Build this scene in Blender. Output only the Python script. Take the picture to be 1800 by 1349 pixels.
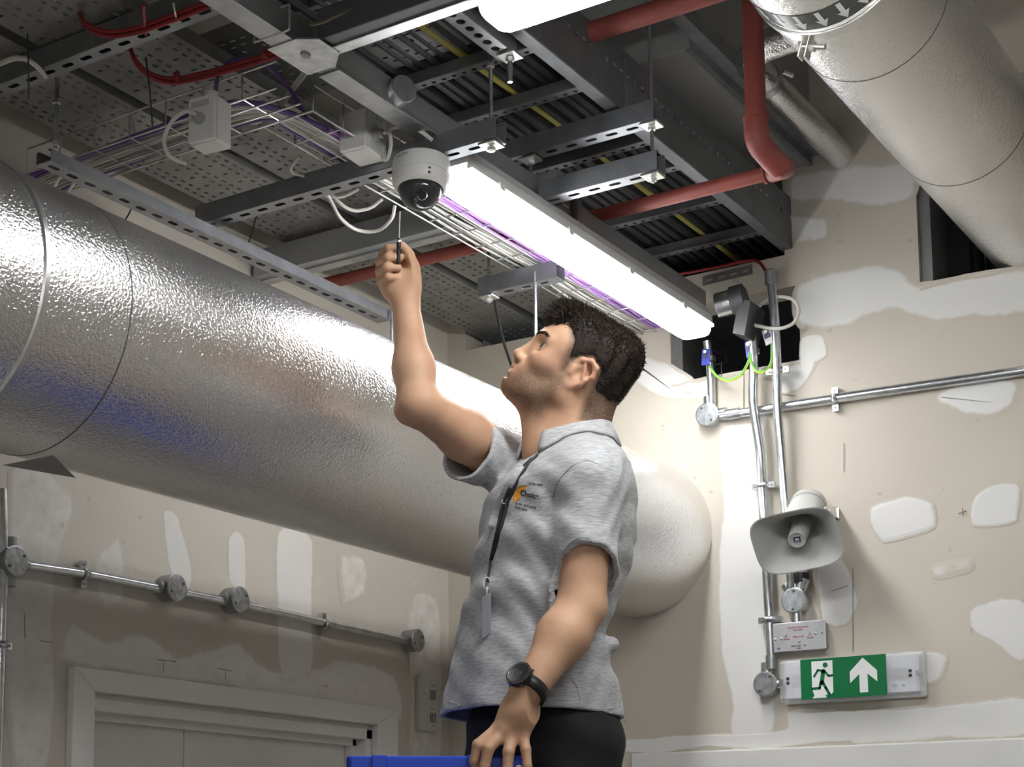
import bpy, bmesh, math, random
import numpy as np
from mathutils import Vector, Matrix
from mathutils.bvhtree import BVHTree

random.seed(7)
for o in list(bpy.data.objects):
    bpy.data.objects.remove(o)
SC = bpy.context.scene
COL = SC.collection

# ------------------------------------------------------------------ camera
FPX, PPX, PPY = 2881.0, 700.0, 1112.0          # focal length and principal point in pixels of 1800x1349
TH, PSI = math.radians(8.0), math.atan(0.6926)
CAM = Vector((0.0, 0.0, 1.68))
CR = Vector((math.cos(PSI), math.sin(PSI), 0))
CF = Vector((-math.sin(PSI) * math.cos(TH), math.cos(PSI) * math.cos(TH), math.sin(TH)))
CU = CR.cross(CF)
cd = bpy.data.cameras.new('camera')
co = bpy.data.objects.new('camera', cd)
COL.objects.link(co)
cd.sensor_width = 36.0
cd.lens = FPX / 1800 * 36
cd.shift_x = (900 - PPX) / 1800
cd.shift_y = (PPY - 674.5) / 1800
cd.clip_start = 0.05
mw = Matrix((CR, CU, -CF)).transposed().to_4x4()
mw.translation = CAM
co.matrix_world = mw
SC.camera = co

# ------------------------------------------------------------------ world, exposure
wd = bpy.data.worlds.new('world')
SC.world = wd
wd.use_nodes = True
wd.node_tree.nodes['Background'].inputs[0].default_value = (0.8, 0.85, 0.9, 1)
wd.node_tree.nodes['Background'].inputs[1].default_value = 0.03
SC.view_settings.view_transform = 'Standard'
SC.view_settings.look = 'None'
SC.view_settings.gamma = 1.0
SC.view_settings.use_curve_mapping = False
SC.view_settings.exposure = 0.82
LAMP = 36.0            # luminance of the lit batten diffusers
LAMP_COL = (0.985, 0.995, 1.0)

# ------------------------------------------------------------------ photograph -> place
def ray(x, y):
    return CR * ((x - PPX) / FPX) + CU * ((PPY - y) / FPX) + CF
def Pd(x, y, d):
    return CAM + ray(x, y) * d
def Pz(x, y, z):
    r = ray(x, y); return CAM + r * ((z - CAM.z) / r.z)
def Py(x, y, Y):
    r = ray(x, y); return CAM + r * (Y / r.y)
def Px(x, y, X):
    r = ray(x, y); return CAM + r * (X / r.x)

YW = 4.03       # back wall
XL = -2.61      # left wall (with the door)
V = Vector
EX, EY, EZ = V((1, 0, 0)), V((0, 1, 0)), V((0, 0, 1))

# ------------------------------------------------------------------ mesh helpers
class MB:
    """collects shapes in world space; build() links them as one mesh object"""
    def __init__(s):
        s.v = []; s.f = []; s.sm = []
    def add(s, vs, fs, smooth=False):
        n = len(s.v)
        s.v += [V(p) for p in vs]
        for f in fs:
            s.f.append([i + n for i in f]); s.sm.append(smooth)
        return s
    def obox(s, c, ax, ay, az):
        c = V(c); vs = []
        for k in (-1, 1):
            for j in (-1, 1):
                for i in (-1, 1):
                    vs.append(c + ax * i + ay * j + az * k)
        return s.add(vs, [(0, 2, 3, 1), (4, 5, 7, 6), (0, 1, 5, 4), (2, 6, 7, 3), (0, 4, 6, 2), (1, 3, 7, 5)])
    def box(s, lo, hi):
        lo, hi = V(lo), V(hi); c = (lo + hi) / 2; h = (hi - lo) / 2
        return s.obox(c, EX * h.x, EY * h.y, EZ * h.z)
    def cyl(s, p0, p1, r0, r1=None, n=20, cap=True, smooth=True):
        r1 = r0 if r1 is None else r1
        p0, p1 = V(p0), V(p1)
        a, b = basis(p1 - p0)
        vs = []
        for p, r in ((p0, r0), (p1, r1)):
            for i in range(n):
                t = 2 * math.pi * i / n
                vs.append(p + a * (r * math.cos(t)) + b * (r * math.sin(t)))
        s.add(vs, [(i, (i + 1) % n, n + (i + 1) % n, n + i) for i in range(n)], smooth)
        if cap:
            m = len(s.v) - 2 * n
            s.f.append([m + i for i in range(n)][::-1]); s.sm.append(False)
            s.f.append([m + n + i for i in range(n)]); s.sm.append(False)
        return s
    def tube(s, pts, r, n=8, cap=True, rads=None):
        pts = [V(p) for p in pts]
        m = len(pts); vs = []; a = None
        for k, p in enumerate(pts):
            d = (pts[min(k + 1, m - 1)] - pts[max(k - 1, 0)])
            if d.length < 1e-9: d = V((0, 0, 1))
            d.normalize()
            if a is None:
                a, b = basis(d)
            else:
                a = (a - d * a.dot(d)).normalized(); b = d.cross(a)
            rr = rads[k] if rads else r
            for i in range(n):
                t = 2 * math.pi * i / n
                vs.append(p + a * (rr * math.cos(t)) + b * (rr * math.sin(t)))
        fs = [(k * n + i, k * n + (i + 1) % n, (k + 1) * n + (i + 1) % n, (k + 1) * n + i) for k in range(m - 1) for i in range(n)]
        base = len(s.v)
        s.add(vs, fs, True)
        if cap:
            s.f.append([base + i for i in range(n)][::-1]); s.sm.append(False)
            s.f.append([base + (m - 1) * n + i for i in range(n)]); s.sm.append(False)
        return s
    def lathe(s, prof, o, ax, n=32, up=None, smooth=True, sy=1.0):
        """prof: (radius, height along ax)"""
        ax = V(ax).normalized(); a, b = basis(ax)
        if up is not None:
            a = (V(up) - ax * V(up).dot(ax)).normalized(); b = ax.cross(a)
        vs = []
        for r, h in prof:
            for i in range(n):
                t = 2 * math.pi * i / n
                vs.append(V(o) + ax * h + a * (r * math.cos(t)) + b * (r * sy * math.sin(t)))
        fs = [(k * n + i, k * n + (i + 1) % n, (k + 1) * n + (i + 1) % n, (k + 1) * n + i) for k in range(len(prof) - 1) for i in range(n)]
        return s.add(vs, fs, smooth)
    def prism(s, poly, d):
        """poly: list of world points (planar); d: extrusion vector"""
        n = len(poly); d = V(d)
        vs = [V(p) for p in poly] + [V(p) + d for p in poly]
        fs = [list(range(n))[::-1], list(range(n, 2 * n))] + [(i, (i + 1) % n, n + (i + 1) % n, n + i) for i in range(n)]
        return s.add(vs, fs)
    def sphere(s, c, r, n=16, m=10, sc=(1, 1, 1)):
        vs = []; c = V(c)
        for k in range(m + 1):
            p = math.pi * k / m
            for i in range(n):
                t = 2 * math.pi * i / n
                vs.append(c + V((r * sc[0] * math.sin(p) * math.cos(t), r * sc[1] * math.sin(p) * math.sin(t), r * sc[2] * math.cos(p))))
        return s.add(vs, [(k * n + i, (k + 1) * n + i, (k + 1) * n + (i + 1) % n, k * n + (i + 1) % n) for k in range(m) for i in range(n)], True)
    def build(s, name, mat, parent=None, bevel=0, solid=0, seg=2, base=None):
        o0 = parent_base(parent) if parent else (V(base) if base is not None else V((0, 0, 0)))
        me = bpy.data.meshes.new(name)
        me.from_pydata([tuple(p - o0) for p in s.v], [], s.f)
        me.polygons.foreach_set('use_smooth', s.sm)
        me.update()
        bm = bmesh.new(); bm.from_mesh(me)
        bmesh.ops.recalc_face_normals(bm, faces=bm.faces)
        for e in bm.edges:
            if len(e.link_faces) == 2 and e.calc_face_angle(0) > .65: e.smooth = False
        bm.to_mesh(me); bm.free()
        o = bpy.data.objects.new(name, me)
        COL.objects.link(o)
        if mat is not None: me.materials.append(mat)
        if parent: o.parent = parent
        else: o.location = o0
        if solid:
            md = o.modifiers.new('solid', 'SOLIDIFY'); md.thickness = solid; md.offset = 0
        if bevel:
            md = o.modifiers.new('bevel', 'BEVEL'); md.width = bevel; md.segments = seg; md.limit_method = 'ANGLE'; md.angle_limit = 0.7
            md.harden_normals = False
        return o

BASES = {}
def parent_base(p):
    if p.name in BASES: return BASES[p.name]
    l = V(p.location)
    q = p.parent
    while q is not None:
        l += V(q.location); q = q.parent
    return l
def basis(d):
    d = V(d).normalized()
    h = EZ if abs(d.z) < 0.9 else EX
    a = h.cross(d).normalized()
    return a, d.cross(a)
def thing(name, label, cat, loc, group=None):
    o = bpy.data.objects.new(name, None); COL.objects.link(o)
    o.location = V(loc); o.empty_display_size = 0.05
    return tag(o, label, cat, group)
def tag(o, label, cat, group=None):
    o['label'] = label; o['category'] = cat
    if group: o['group'] = group
    return o
def struct(o, label=None):
    o['kind'] = 'structure'
    if label: o['label'] = label
    return o
def spline(pts, n=8):
    P = [V(p) for p in pts]; P = [P[0] * 2 - P[1]] + P + [P[-1] * 2 - P[-2]]
    out = []
    for i in range(1, len(P) - 2):
        for k in range(n):
            t = k / n; a, b, c, d = P[i - 1], P[i], P[i + 1], P[i + 2]
            out.append(0.5 * ((2 * b) + (c - a) * t + (2 * a - 5 * b + 4 * c - d) * t * t + (3 * b - a - 3 * c + d) * t ** 3))
    out.append(P[-2])
    return out
def fillet(pts, r, n=6):
    """polyline with rounded corners"""
    P = [V(p) for p in pts]; out = [P[0]]
    for i in range(1, len(P) - 1):
        a, b, c = P[i - 1], P[i], P[i + 1]
        u = (a - b); w = (c - b); rr = min(r, u.length * .45, w.length * .45)
        p = b + u.normalized() * rr; q = b + w.normalized() * rr
        for k in range(n + 1):
            t = k / n; out.append(p * (1 - t) ** 2 + b * 2 * t * (1 - t) + q * t * t)
    out.append(P[-1]); return out
def slotted(mb, o, u, v, length, rows, width):
    """flat strip with through slots. rows: (v_centre, slot_len, slot_w, pitch, offset)"""
    o, u, v = V(o), V(u).normalized(), V(v).normalized()
    def q(pts): mb.add([o + u * a + v * b for a, b in pts], [list(range(len(pts)))])
    last = 0.0
    for vc, sl, sw, pitch, off in sorted(rows):
        v0, v1 = vc - sw / 2, vc + sw / 2
        if v0 > last: q([(0, last), (length, last), (length, v0), (0, v0)])
        last = v1; c = sw * .32
        x = 0.0; k = off
        left = None
        while True:
            s0 = k
            if s0 + sl > length - .004:
                s0 = None
            e = length if s0 is None else s0
            pts = []
            if left is None: L = [(x, v1), (x, v0)]
            else: L = [(left - c, v1), (left, v1 - c), (left, v0 + c), (left - c, v0)]
            Rr = [(e, v0), (e, v1)] if s0 is None else [(e + c, v0), (e, v0 + c), (e, v1 - c), (e + c, v1)]
            q(L + Rr)
            if s0 is None: break
            left = s0 + sl; k += pitch
    if last < width: q([(0, last), (length, last), (length, width), (0, width)])

# ------------------------------------------------------------------ materials
MATS = {}
def mat(name, col, rough=.5, metal=0.0, var=0.0, vscale=8.0, bump=0.0, bscale=60.0, stretch=None, emit=None, col2=None, detail=4, spec=None, tr=None, coat=0):
    if name in MATS: return MATS[name]
    m = bpy.data.materials.new(name); m.use_nodes = True
    nt = m.node_tree; N = nt.nodes; L = nt.links
    b = N['Principled BSDF']
    b.inputs['Base Color'].default_value = (*col, 1)
    b.inputs['Roughness'].default_value = rough
    b.inputs['Metallic'].default_value = metal
    if spec is not None: b.inputs['Specular IOR Level'].default_value = spec
    if coat: b.inputs['Coat Weight'].default_value = coat
    if tr: b.inputs['Transmission Weight'].default_value = tr
    if emit:
        b.inputs['Emission Color'].default_value = (*emit[0], 1); b.inputs['Emission Strength'].default_value = emit[1]
    geo = N.new('ShaderNodeNewGeometry')
    src = geo.outputs['Position']
    if stretch:
        mp = N.new('ShaderNodeMapping'); mp.inputs['Scale'].default_value = stretch
        L.new(src, mp.inputs[0]); src = mp.outputs[0]
    if var or col2:
        nz = N.new('ShaderNodeTexNoise'); nz.inputs['Scale'].default_value = vscale; nz.inputs['Detail'].default_value = detail
        L.new(src, nz.inputs['Vector'])
        rp = N.new('ShaderNodeValToRGB')
        c2 = col2 if col2 else tuple(min(1, c * (1 + var)) for c in col)
        c1 = col if col2 else tuple(c * (1 - var) for c in col)
        rp.color_ramp.elements[0].position = .35; rp.color_ramp.elements[1].position = .65
        rp.color_ramp.elements[0].color = (*c1, 1); rp.color_ramp.elements[1].color = (*c2, 1)
        L.new(nz.outputs['Fac'], rp.inputs[0]); L.new(rp.outputs[0], b.inputs['Base Color'])
    if bump:
        n2 = N.new('ShaderNodeTexNoise'); n2.inputs['Scale'].default_value = bscale; n2.inputs['Detail'].default_value = 2
        L.new(src, n2.inputs['Vector'])
        bp = N.new('ShaderNodeBump'); bp.inputs['Strength'].default_value = bump; bp.inputs['Distance'].default_value = .002
        L.new(n2.outputs['Fac'], bp.inputs['Height']); L.new(bp.outputs[0], b.inputs['Normal'])
    MATS[name] = m
    return m

galv = mat('galvanised steel', (.42, .43, .44), .38, .9, .12, 30, .08, 150)
galv_b = mat('bright galvanised conduit', (.62, .64, .66), .27, .95, .14, 45)
galv_d = mat('dull galvanised tray', (.28, .28, .275), .5, .75, .1, 12)
strutm = mat('strut steel', (.31, .32, .34), .42, .85, .1, 20)
trunk = mat('trunking steel', (.40, .41, .42), .4, .7, .06, 9)
zinc = mat('zinc plated', (.75, .75, .72), .3, 1.0)
redp = mat('red pipe', (.25, .055, .042), .55, 0, .1, 10)
redc = mat('red cable', (.30, .022, .028), .45)
white = mat('white plastic', (.72, .72, .70), .4)
offw = mat('off white cable', (.62, .60, .55), .5)
grey_c = mat('grey cable', (.40, .40, .39), .5)
dark_c = mat('dark cable', (.035, .036, .04), .55)
purp = mat('purple cable', (.44, .24, .60), .45)
purp_d = mat('dark purple cable', (.12, .06, .24), .45)
yel = mat('yellow cable', (.55, .50, .12), .5)
black = mat('black plastic', (.012, .012, .013), .45)
white_paint = mat('white paint', (.74, .73, .70), .45, 0, .03, 6)
# ================================================================== the room
def wall_mat(name, tan, plaster):
    m = bpy.data.materials.new(name); m.use_nodes = True
    nt = m.node_tree; N = nt.nodes; L = nt.links; b = N['Principled BSDF']
    b.inputs['Roughness'].default_value = .75
    geo = N.new('ShaderNodeNewGeometry')
    def noise(sc, det, rough=.5):
        n = N.new('ShaderNodeTexNoise'); n.inputs['Scale'].default_value = sc; n.inputs['Detail'].default_value = det; n.inputs['Roughness'].default_value = rough
        L.new(geo.outputs['Position'], n.inputs['Vector']); return n.outputs['Fac']
    def ramp(src, p0, p1):
        r = N.new('ShaderNodeMapRange'); r.inputs['From Min'].default_value = p0; r.inputs['From Max'].default_value = p1
        L.new(src, r.inputs['Value']); return r.outputs[0]
    def mix(f, a, c):
        x = N.new('ShaderNodeMix'); x.data_type = 'RGBA'
        if isinstance(f, float): x.inputs[0].default_value = f
        else: L.new(f, x.inputs[0])
        for i, k in ((6, a), (7, c)):
            if isinstance(k, tuple): x.inputs[i].default_value = (*k, 1)
            else: L.new(k, x.inputs[i])
        return x.outputs[2]
    base = mix(ramp(noise(1.3, 5), .35, .65), tuple(c * .93 for c in tan), tuple(c * 1.05 for c in tan))
    base = mix(ramp(noise(9, 6, .6), .62, .75), base, tuple(min(1, c * 1.12) for c in tan))
    base = mix(ramp(noise(26, 3), .70, .74), base, tuple(c * .8 for c in tan))
    at = N.new('ShaderNodeAttribute'); at.attribute_name = 'plaster'
    ad = N.new('ShaderNodeMath'); ad.operation = 'ADD'
    sub = N.new('ShaderNodeMath'); sub.operation = 'MULTIPLY_ADD'
    L.new(noise(22, 5, .65), sub.inputs[0]); sub.inputs[1].default_value = .8; sub.inputs[2].default_value = -.4
    L.new(at.outputs['Fac'], ad.inputs[0]); L.new(sub.outputs[0], ad.inputs[1])
    at2 = N.new('ShaderNodeMath'); at2.operation = 'MULTIPLY'
    L.new(ramp(ad.outputs[0], .28, .60), at2.inputs[0]); L.new(ramp(at.outputs['Fac'], 0.0, .12), at2.inputs[1])
    pl = mix(ramp(noise(5, 5), .3, .7), tuple(c * .95 for c in plaster), plaster)
    col = mix(at2.outputs[0], base, pl)
    L.new(col, b.inputs['Base Color'])
    bp = N.new('ShaderNodeBump'); bp.inputs['Strength'].default_value = .12; bp.inputs['Distance'].default_value = .003
    L.new(noise(40, 4), bp.inputs['Height']); L.new(bp.outputs[0], b.inputs['Normal'])
    return m
wall_b = wall_mat('plasterboard back', (.56, .512, .435), (.75, .74, .71))
wall_l = wall_mat('plasterboard left', (.56, .515, .45), (.73, .705, .665))

NPATCH = 0
def patch(poly, mt, parent, to3d, lift, feather=.018, amount=1.0):
    """skim-coat patch lying on the wall: inner polygon full, feathered rim"""
    P = [to3d(x, y) for x, y in poly]
    n = len(P); P2 = []
    nrm = V(lift).normalized()
    for i in range(n):                       # rounded, slightly ragged outline
        a, b = P[i], P[(i + 1) % n]; z_, d_ = P[i - 1], P[(i + 2) % n]
        for k in range(5):
            t = k / 5
            p = a * (2 * t ** 3 - 3 * t ** 2 + 1) + (b - z_) * .35 * (t ** 3 - 2 * t ** 2 + t) + b * (-2 * t ** 3 + 3 * t ** 2) + (d_ - a) * .35 * (t ** 3 - t ** 2)
            P2.append(p + V((random.uniform(-1, 1), random.uniform(-1, 1), random.uniform(-1, 1))) * (b - a).length * .02)
    P2 = [p - nrm * (p - P[0]).dot(nrm) for p in P2]
    global NPATCH
    NPATCH += 1
    m = len(P2); off = V(lift) * (.7 + .12 * (NPATCH % 9))
    area = sum((P2[i] - P2[0]).cross(P2[(i + 1) % m] - P2[0]).dot(nrm) for i in range(m))
    sg = 1 if area > 0 else -1
    inner, outer = [], []
    for i in range(m):
        t = (P2[(i + 1) % m] - P2[i - 1]).normalized(); o_ = t.cross(nrm) * sg
        inner.append(P2[i] - o_ * feather * .5 + off); outer.append(P2[i] + o_ * feather * .7 + off * .3)
    mb = MB()
    mb.add(inner + outer, [(i, (i + 1) % m, m + (i + 1) % m, m + i) for i in range(m)] + [tuple(range(m))], False)
    o = mb.build('plaster_patch', mt, parent)
    at = o.data.attributes.new('plaster', 'FLOAT', 'POINT')
    at.data.foreach_set('value', [amount] * m + [0.0] * m)
    return o

# ---- floor, ceiling, walls behind the camera
concrete = mat('concrete floor', (.30, .29, .28), .7, 0, .1, 3, .1, 40)
slab = mat('concrete soffit', (.22, .22, .22), .85, 0, .1, 3)
roomw = mat('painted far walls', (.60, .58, .54), .7, 0, .04, 2)
CEIL = 4.05
struct(MB().box((XL - .12, -3.6, -.1), (3.2, YW + 1.6, 0)).build('floor', concrete))
struct(MB().box((XL - .12, -3.6, CEIL), (3.2, YW + 1.6, CEIL + .15)).build('ceiling', slab))
struct(MB().box((3.08, -3.6, 0), (3.2, YW + 1.6, CEIL)).build('wall_right', roomw))
struct(MB().box((XL - .12, -3.6, 0), (3.2, -3.48, CEIL)).build('wall_front', roomw))
struct(MB().box((XL - .12, YW + 1.5, 0), (3.2, YW + 1.6, CEIL)).build('wall_beyond', slab))

# ---- left wall with the door opening
dTL = Px(153, 1223, XL); dTR = Px(612, 1290, XL)
dy0, dy1, dz = dTL.y, Px(655, 1300, XL).y, Px(380, 1252, XL).z
mb = MB(); T = .12
mb.box((XL - T, -3.6, 0), (XL, dy0, CEIL)); mb.box((XL - T, dy1, 0), (XL, YW + .12, CEIL)); mb.box((XL - T, dy0, dz), (XL, dy1, CEIL))
WL = struct(mb.build('wall_left', wall_l))

# ---- back wall with service openings: cell grid in (x, z)
h1 = (Py(843, 612, YW).x - .05, Py(1100, 560, YW).x - .14, 3.205, 3.62)       # left opening for perforated trays
h2 = (Py(1180, 668, YW).x, Py(1408, 632, YW).x, 2.99, 3.195)                  # lower opening for basket and trunking
h3 = (Py(1100, 480, YW).x - .2, Py(1378, 412, YW).x, 3.285, 3.66)             # upper opening for the cable ladder
h4 = (Py(1617, 500, YW).x, -.55, 3.125, 3.62)                                 # right opening for the insulated pipe
holes = [h1, h2, h3, h4]
xs = sorted({XL - .12, 3.2, *[h[0] for h in holes], *[h[1] for h in holes]})
zs = sorted({0, CEIL, *[h[2] for h in holes], *[h[3] for h in holes]})
mb = MB(); BT = .10
def solid_cell(i, j):
    cx, cz = (xs[i] + xs[i + 1]) / 2, (zs[j] + zs[j + 1]) / 2
    return not any(h[0] < cx < h[1] and h[2] < cz < h[3] for h in holes)
for i in range(len(xs) - 1):
    for j in range(len(zs) - 1):
        if not solid_cell(i, j): continue
        x0, x1, z0, z1 = xs[i], xs[i + 1], zs[j], zs[j + 1]
        mb.add([(x0, YW, z0), (x1, YW, z0), (x1, YW, z1), (x0, YW, z1)], [(0, 1, 2, 3)])
        mb.add([(x0, YW + BT, z0), (x1, YW + BT, z0), (x1, YW + BT, z1), (x0, YW + BT, z1)], [(3, 2, 1, 0)])
for h in holes:
    x0, x1, z0, z1 = h; a, b = YW, YW + BT
    mb.add([(x0, a, z0), (x1, a, z0), (x1, b, z0), (x0, b, z0), (x0, a, z1), (x1, a, z1), (x1, b, z1), (x0, b, z1)],
           [(0, 1, 2, 3), (7, 6, 5, 4), (0, 3, 7, 4), (1, 5, 6, 2)])
WB = struct(mb.build('wall_back', wall_b))
# ragged torn plasterboard rims round the openings
for h in (h2, h4):
    x0, x1, z0, z1 = h
    pts = []
    m = 14
    top = [(x0 + (x1 - x0) * i / m, z0 - .004 + random.uniform(-.004, .006)) for i in range(m + 1)]
    vs = [(x, YW - .002, z) for x, z in top] + [(x, YW - .002, z - .007) for x, z in top] + [(x, YW + .03, z + .002) for x, z in top]
    n = m + 1
    r = MB().add(vs, [(i, i + 1, n + i + 1, n + i) for i in range(m)] + [(i + 1, i, 2 * n + i, 2 * n + i + 1) for i in range(m)])
    r.build('torn_board_edge', wall_b, WB)
# steel studs in the right opening
MB().box((h4[0] + .002, YW + .012, h4[2]), (h4[0] + .03, YW + BT + .05, h4[3])).build('steel_stud', galv_d, WB)
MB().box((h2[0] - .0, YW + .012, h2[2]), (h2[0] + .03, YW + BT + .05, h2[3])).build('steel_stud', galv_d, WB)

w3 = lambda x, y: Py(x, y, YW)
UPB = (0, -.0015, 0)
for poly, amt, fe in [
    ([(1450, 300), (1600, 290), (1600, 345), (1540, 360), (1460, 350), (1395, 350), (1395, 310)], .75, .02),
    ([(1375, 385), (1448, 385), (1448, 420), (1380, 425)], .6, .015),
    ([(1405, 505), (1480, 480), (1560, 470), (1610, 505), (1700, 492), (1800, 478), (1800, 545), (1700, 555), (1640, 560), (1560, 540), (1480, 570), (1410, 570)], .8, .02),
    ([(1412, 595), (1442, 592), (1452, 625), (1412, 640)], 1, .008),
    ([(1400, 640), (1432, 628), (1425, 655), (1405, 680), (1375, 690), (1370, 660)], .9, .01),
    ([(1680, 680), (1740, 668), (1782, 675), (1775, 712), (1735, 728), (1690, 722), (1650, 700)], .75, .014),
    ([(1735, 860), (1760, 852), (1790, 856), (1788, 905), (1780, 918), (1712, 924), (1714, 880)], .85, .008),
    ([(1535, 895), (1590, 875), (1635, 886), (1640, 925), (1600, 940), (1555, 950), (1535, 925)], .9, .012),
    ([(1708, 1075), (1750, 1058), (1800, 1062), (1800, 1160), (1752, 1130), (1712, 1105)], .85, .012),
    ([(1270, 760), (1320, 748), (1352, 760), (1360, 1260), (1318, 1330), (1290, 1330), (1288, 1240), (1265, 1080), (1272, 900)], .9, .016),
    ([(1095, 620), (1170, 640), (1218, 672), (1215, 695), (1180, 700), (1150, 690), (1120, 670)], .8, .012),
    ([(1200, 690), (1225, 672), (1245, 668), (1240, 700)], .7, .01),
    ([(1440, 1000), (1480, 985), (1506, 1055), (1498, 1080), (1490, 1095), (1468, 1100), (1448, 1088), (1440, 1030)], .95, .006),
    ([(1390, 1250), (1500, 1252), (1500, 1308), (1100, 1322), (1100, 1304), (1250, 1292), (1380, 1285)], .75, .006),
    ([(1500, 1252), (1650, 1245), (1800, 1228), (1800, 1290), (1650, 1298), (1500, 1306)], .75, .010),
    ([(1625, 1150), (1662, 1155), (1650, 1195), (1622, 1200)], .7, .012),
    ([(1640, 1000), (1700, 985), (1705, 1000), (1650, 1015)], .4, .012),
]:
    patch(poly, wall_b, WB, w3, UPB, fe, amt)
# faint pencil marks and filled screw heads
pencil = mat('pencil', (.10, .10, .10), .8)
def mark(p0, p1, w, f3, off, par):
    a, b = f3(*p0), f3(*p1); d = (b - a).normalized(); n = V(off).normalized(); s = d.cross(n) * w
    MB().add([a + s + V(off), b + s + V(off), b - s + V(off), a - s + V(off)], [(0, 1, 2, 3)]).build('pencil_mark', pencil, par)
for a, b in [((1685, 904), (1700, 899)), ((1692, 894), (1694, 908)), ((1269, 640), (1269, 668)), ((1308, 655), (1308, 720)),
             ((1375, 694), (1400, 697)), ((1462, 1040), (1492, 1030)), ((1500, 1000), (1500, 1145)), ((1484, 780), (1484, 830))]:
    mark(a, b, .0008, w3, (0, -.003, 0), WB)

l3 = lambda x, y: Px(x, y, XL)
UPL = (.0015, 0, 0)
for poly, amt, fe in [
    ([(288, 903), (297, 900), (312, 915), (335, 1005), (330, 1035), (318, 1032), (300, 1000), (290, 940)], 1, .006),
    ([(402, 955), (414, 935), (428, 955), (430, 1035), (418, 1035), (404, 1020)], .9, .008),
    ([(170, 985), (205, 945), (215, 985), (215, 1050), (185, 1070), (170, 1030)], .5, .015),
    ([(490, 940), (545, 950), (545, 1180), (495, 1180)], .75, .012),
    ([(115, 1165), (110, 1140), (125, 1095), (150, 1110), (190, 1130), (235, 1115), (275, 1130), (310, 1158), (345, 1150), (380, 1140), (420, 1130), (470, 1180), (560, 1175), (600, 1160), (690, 1190), (700, 1270), (560, 1240), (300, 1195)], .6, .016),
    ([(18, 830), (110, 855), (125, 900), (95, 1010), (95, 1230), (78, 1349), (18, 1349)], .5, .014),
    ([(722, 1060), (772, 1070), (772, 1349), (722, 1349)], .45, .012),
    ([(600, 980), (640, 985), (640, 1040), (605, 1060)], .5, .02),
]:
    patch(poly, wall_l, WL, l3, UPL, fe, amt)
for a, b in [((42, 1078), (42, 1122)), ((68, 1127), (92, 1130)), ((285, 1162), (286, 1182)), ((275, 1160), (308, 1164)),
             ((394, 1180), (395, 1196)), ((380, 1176), (406, 1180)), ((562, 1205), (574, 1207)), ((717, 1150), (717, 1190))]:
    mark(a, b, .0007, l3, (.003, 0, 0), WL)

# ---- white trim strip low on the back wall
z1 = Py(1445, 1313, YW).z
o = struct(MB().box((XL + .6, YW - .022, z1 - .20), (3.08, YW, z1)).build('trim_1', white_paint, bevel=.004))

# ---- door with frame on the left wall
D = bpy.data.objects.new('door_1', None); COL.objects.link(D); D.location = (XL, (dy0 + dy1) / 2, 0)
struct(D, 'white painted double door in a moulded white frame below the round duct')
ozt = Px(300, 1196, XL).z                      # top of architrave
yA = Px(118, 1200, XL).y; yB = Px(689, 1290, XL).y
def arch(name, poly):
    return MB().prism(poly, (.022, 0, 0)).build(name, white_paint, D, bevel=.003)
arch('architrave', [(XL, yA, 0), (XL, dy0 + .005, 0), (XL, dy0 + .005, dz + .012), (XL, yA, ozt)])
arch('architrave', [(XL, yB, 0), (XL, dy1 - .005, 0), (XL, dy1 - .005, dz + .012), (XL, yB, ozt)])
arch('architrave', [(XL, yA, ozt), (XL, dy0 + .005, dz + .012), (XL, dy1 - .005, dz + .012), (XL, yB, ozt)])
mb = MB()
mb.box((XL - .115, dy0 - .001, 0), (XL - .001, dy0 + .028, dz)); mb.box((XL - .115, dy1 - .028, 0), (XL - .001, dy1 + .001, dz)); mb.box((XL - .115, dy0, dz - .028), (XL - .001, dy1, dz + .001))
mb.build('door_lining', white_paint, D, bevel=.002)
MB().box((XL - .06, dy0 + .028, dz - .045), (XL - .035, dy1 - .028, dz - .028)).build('door_stop', white_paint, D)
for a in (dy0 + .026, dy1 - .044): MB().box((XL - .06, a, 0), (XL - .035, a + .018, dz - .028)).build('door_stop', white_paint, D)
ym = Px(330, 1300, XL - .05).y
for a, b in ((dy0 + .03, ym - .0015), (ym + .0015, dy1 - .03)):
    lf = MB().box((XL - .10, a, .01), (XL - .062, b, dz - .03)).build('door_leaf', white_paint, D, bevel=.002)
    hy = b - .07 if a < ym - .05 else a + .07
    h = MB(); h.cyl((XL - .062, hy, 1.0), (XL - .02, hy, 1.0), .01); h.tube([(XL - .022, hy, 1.0), (XL - .02, hy - .1, 1.0)], .009)
    h.build('door_handle', zinc, lf)
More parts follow.
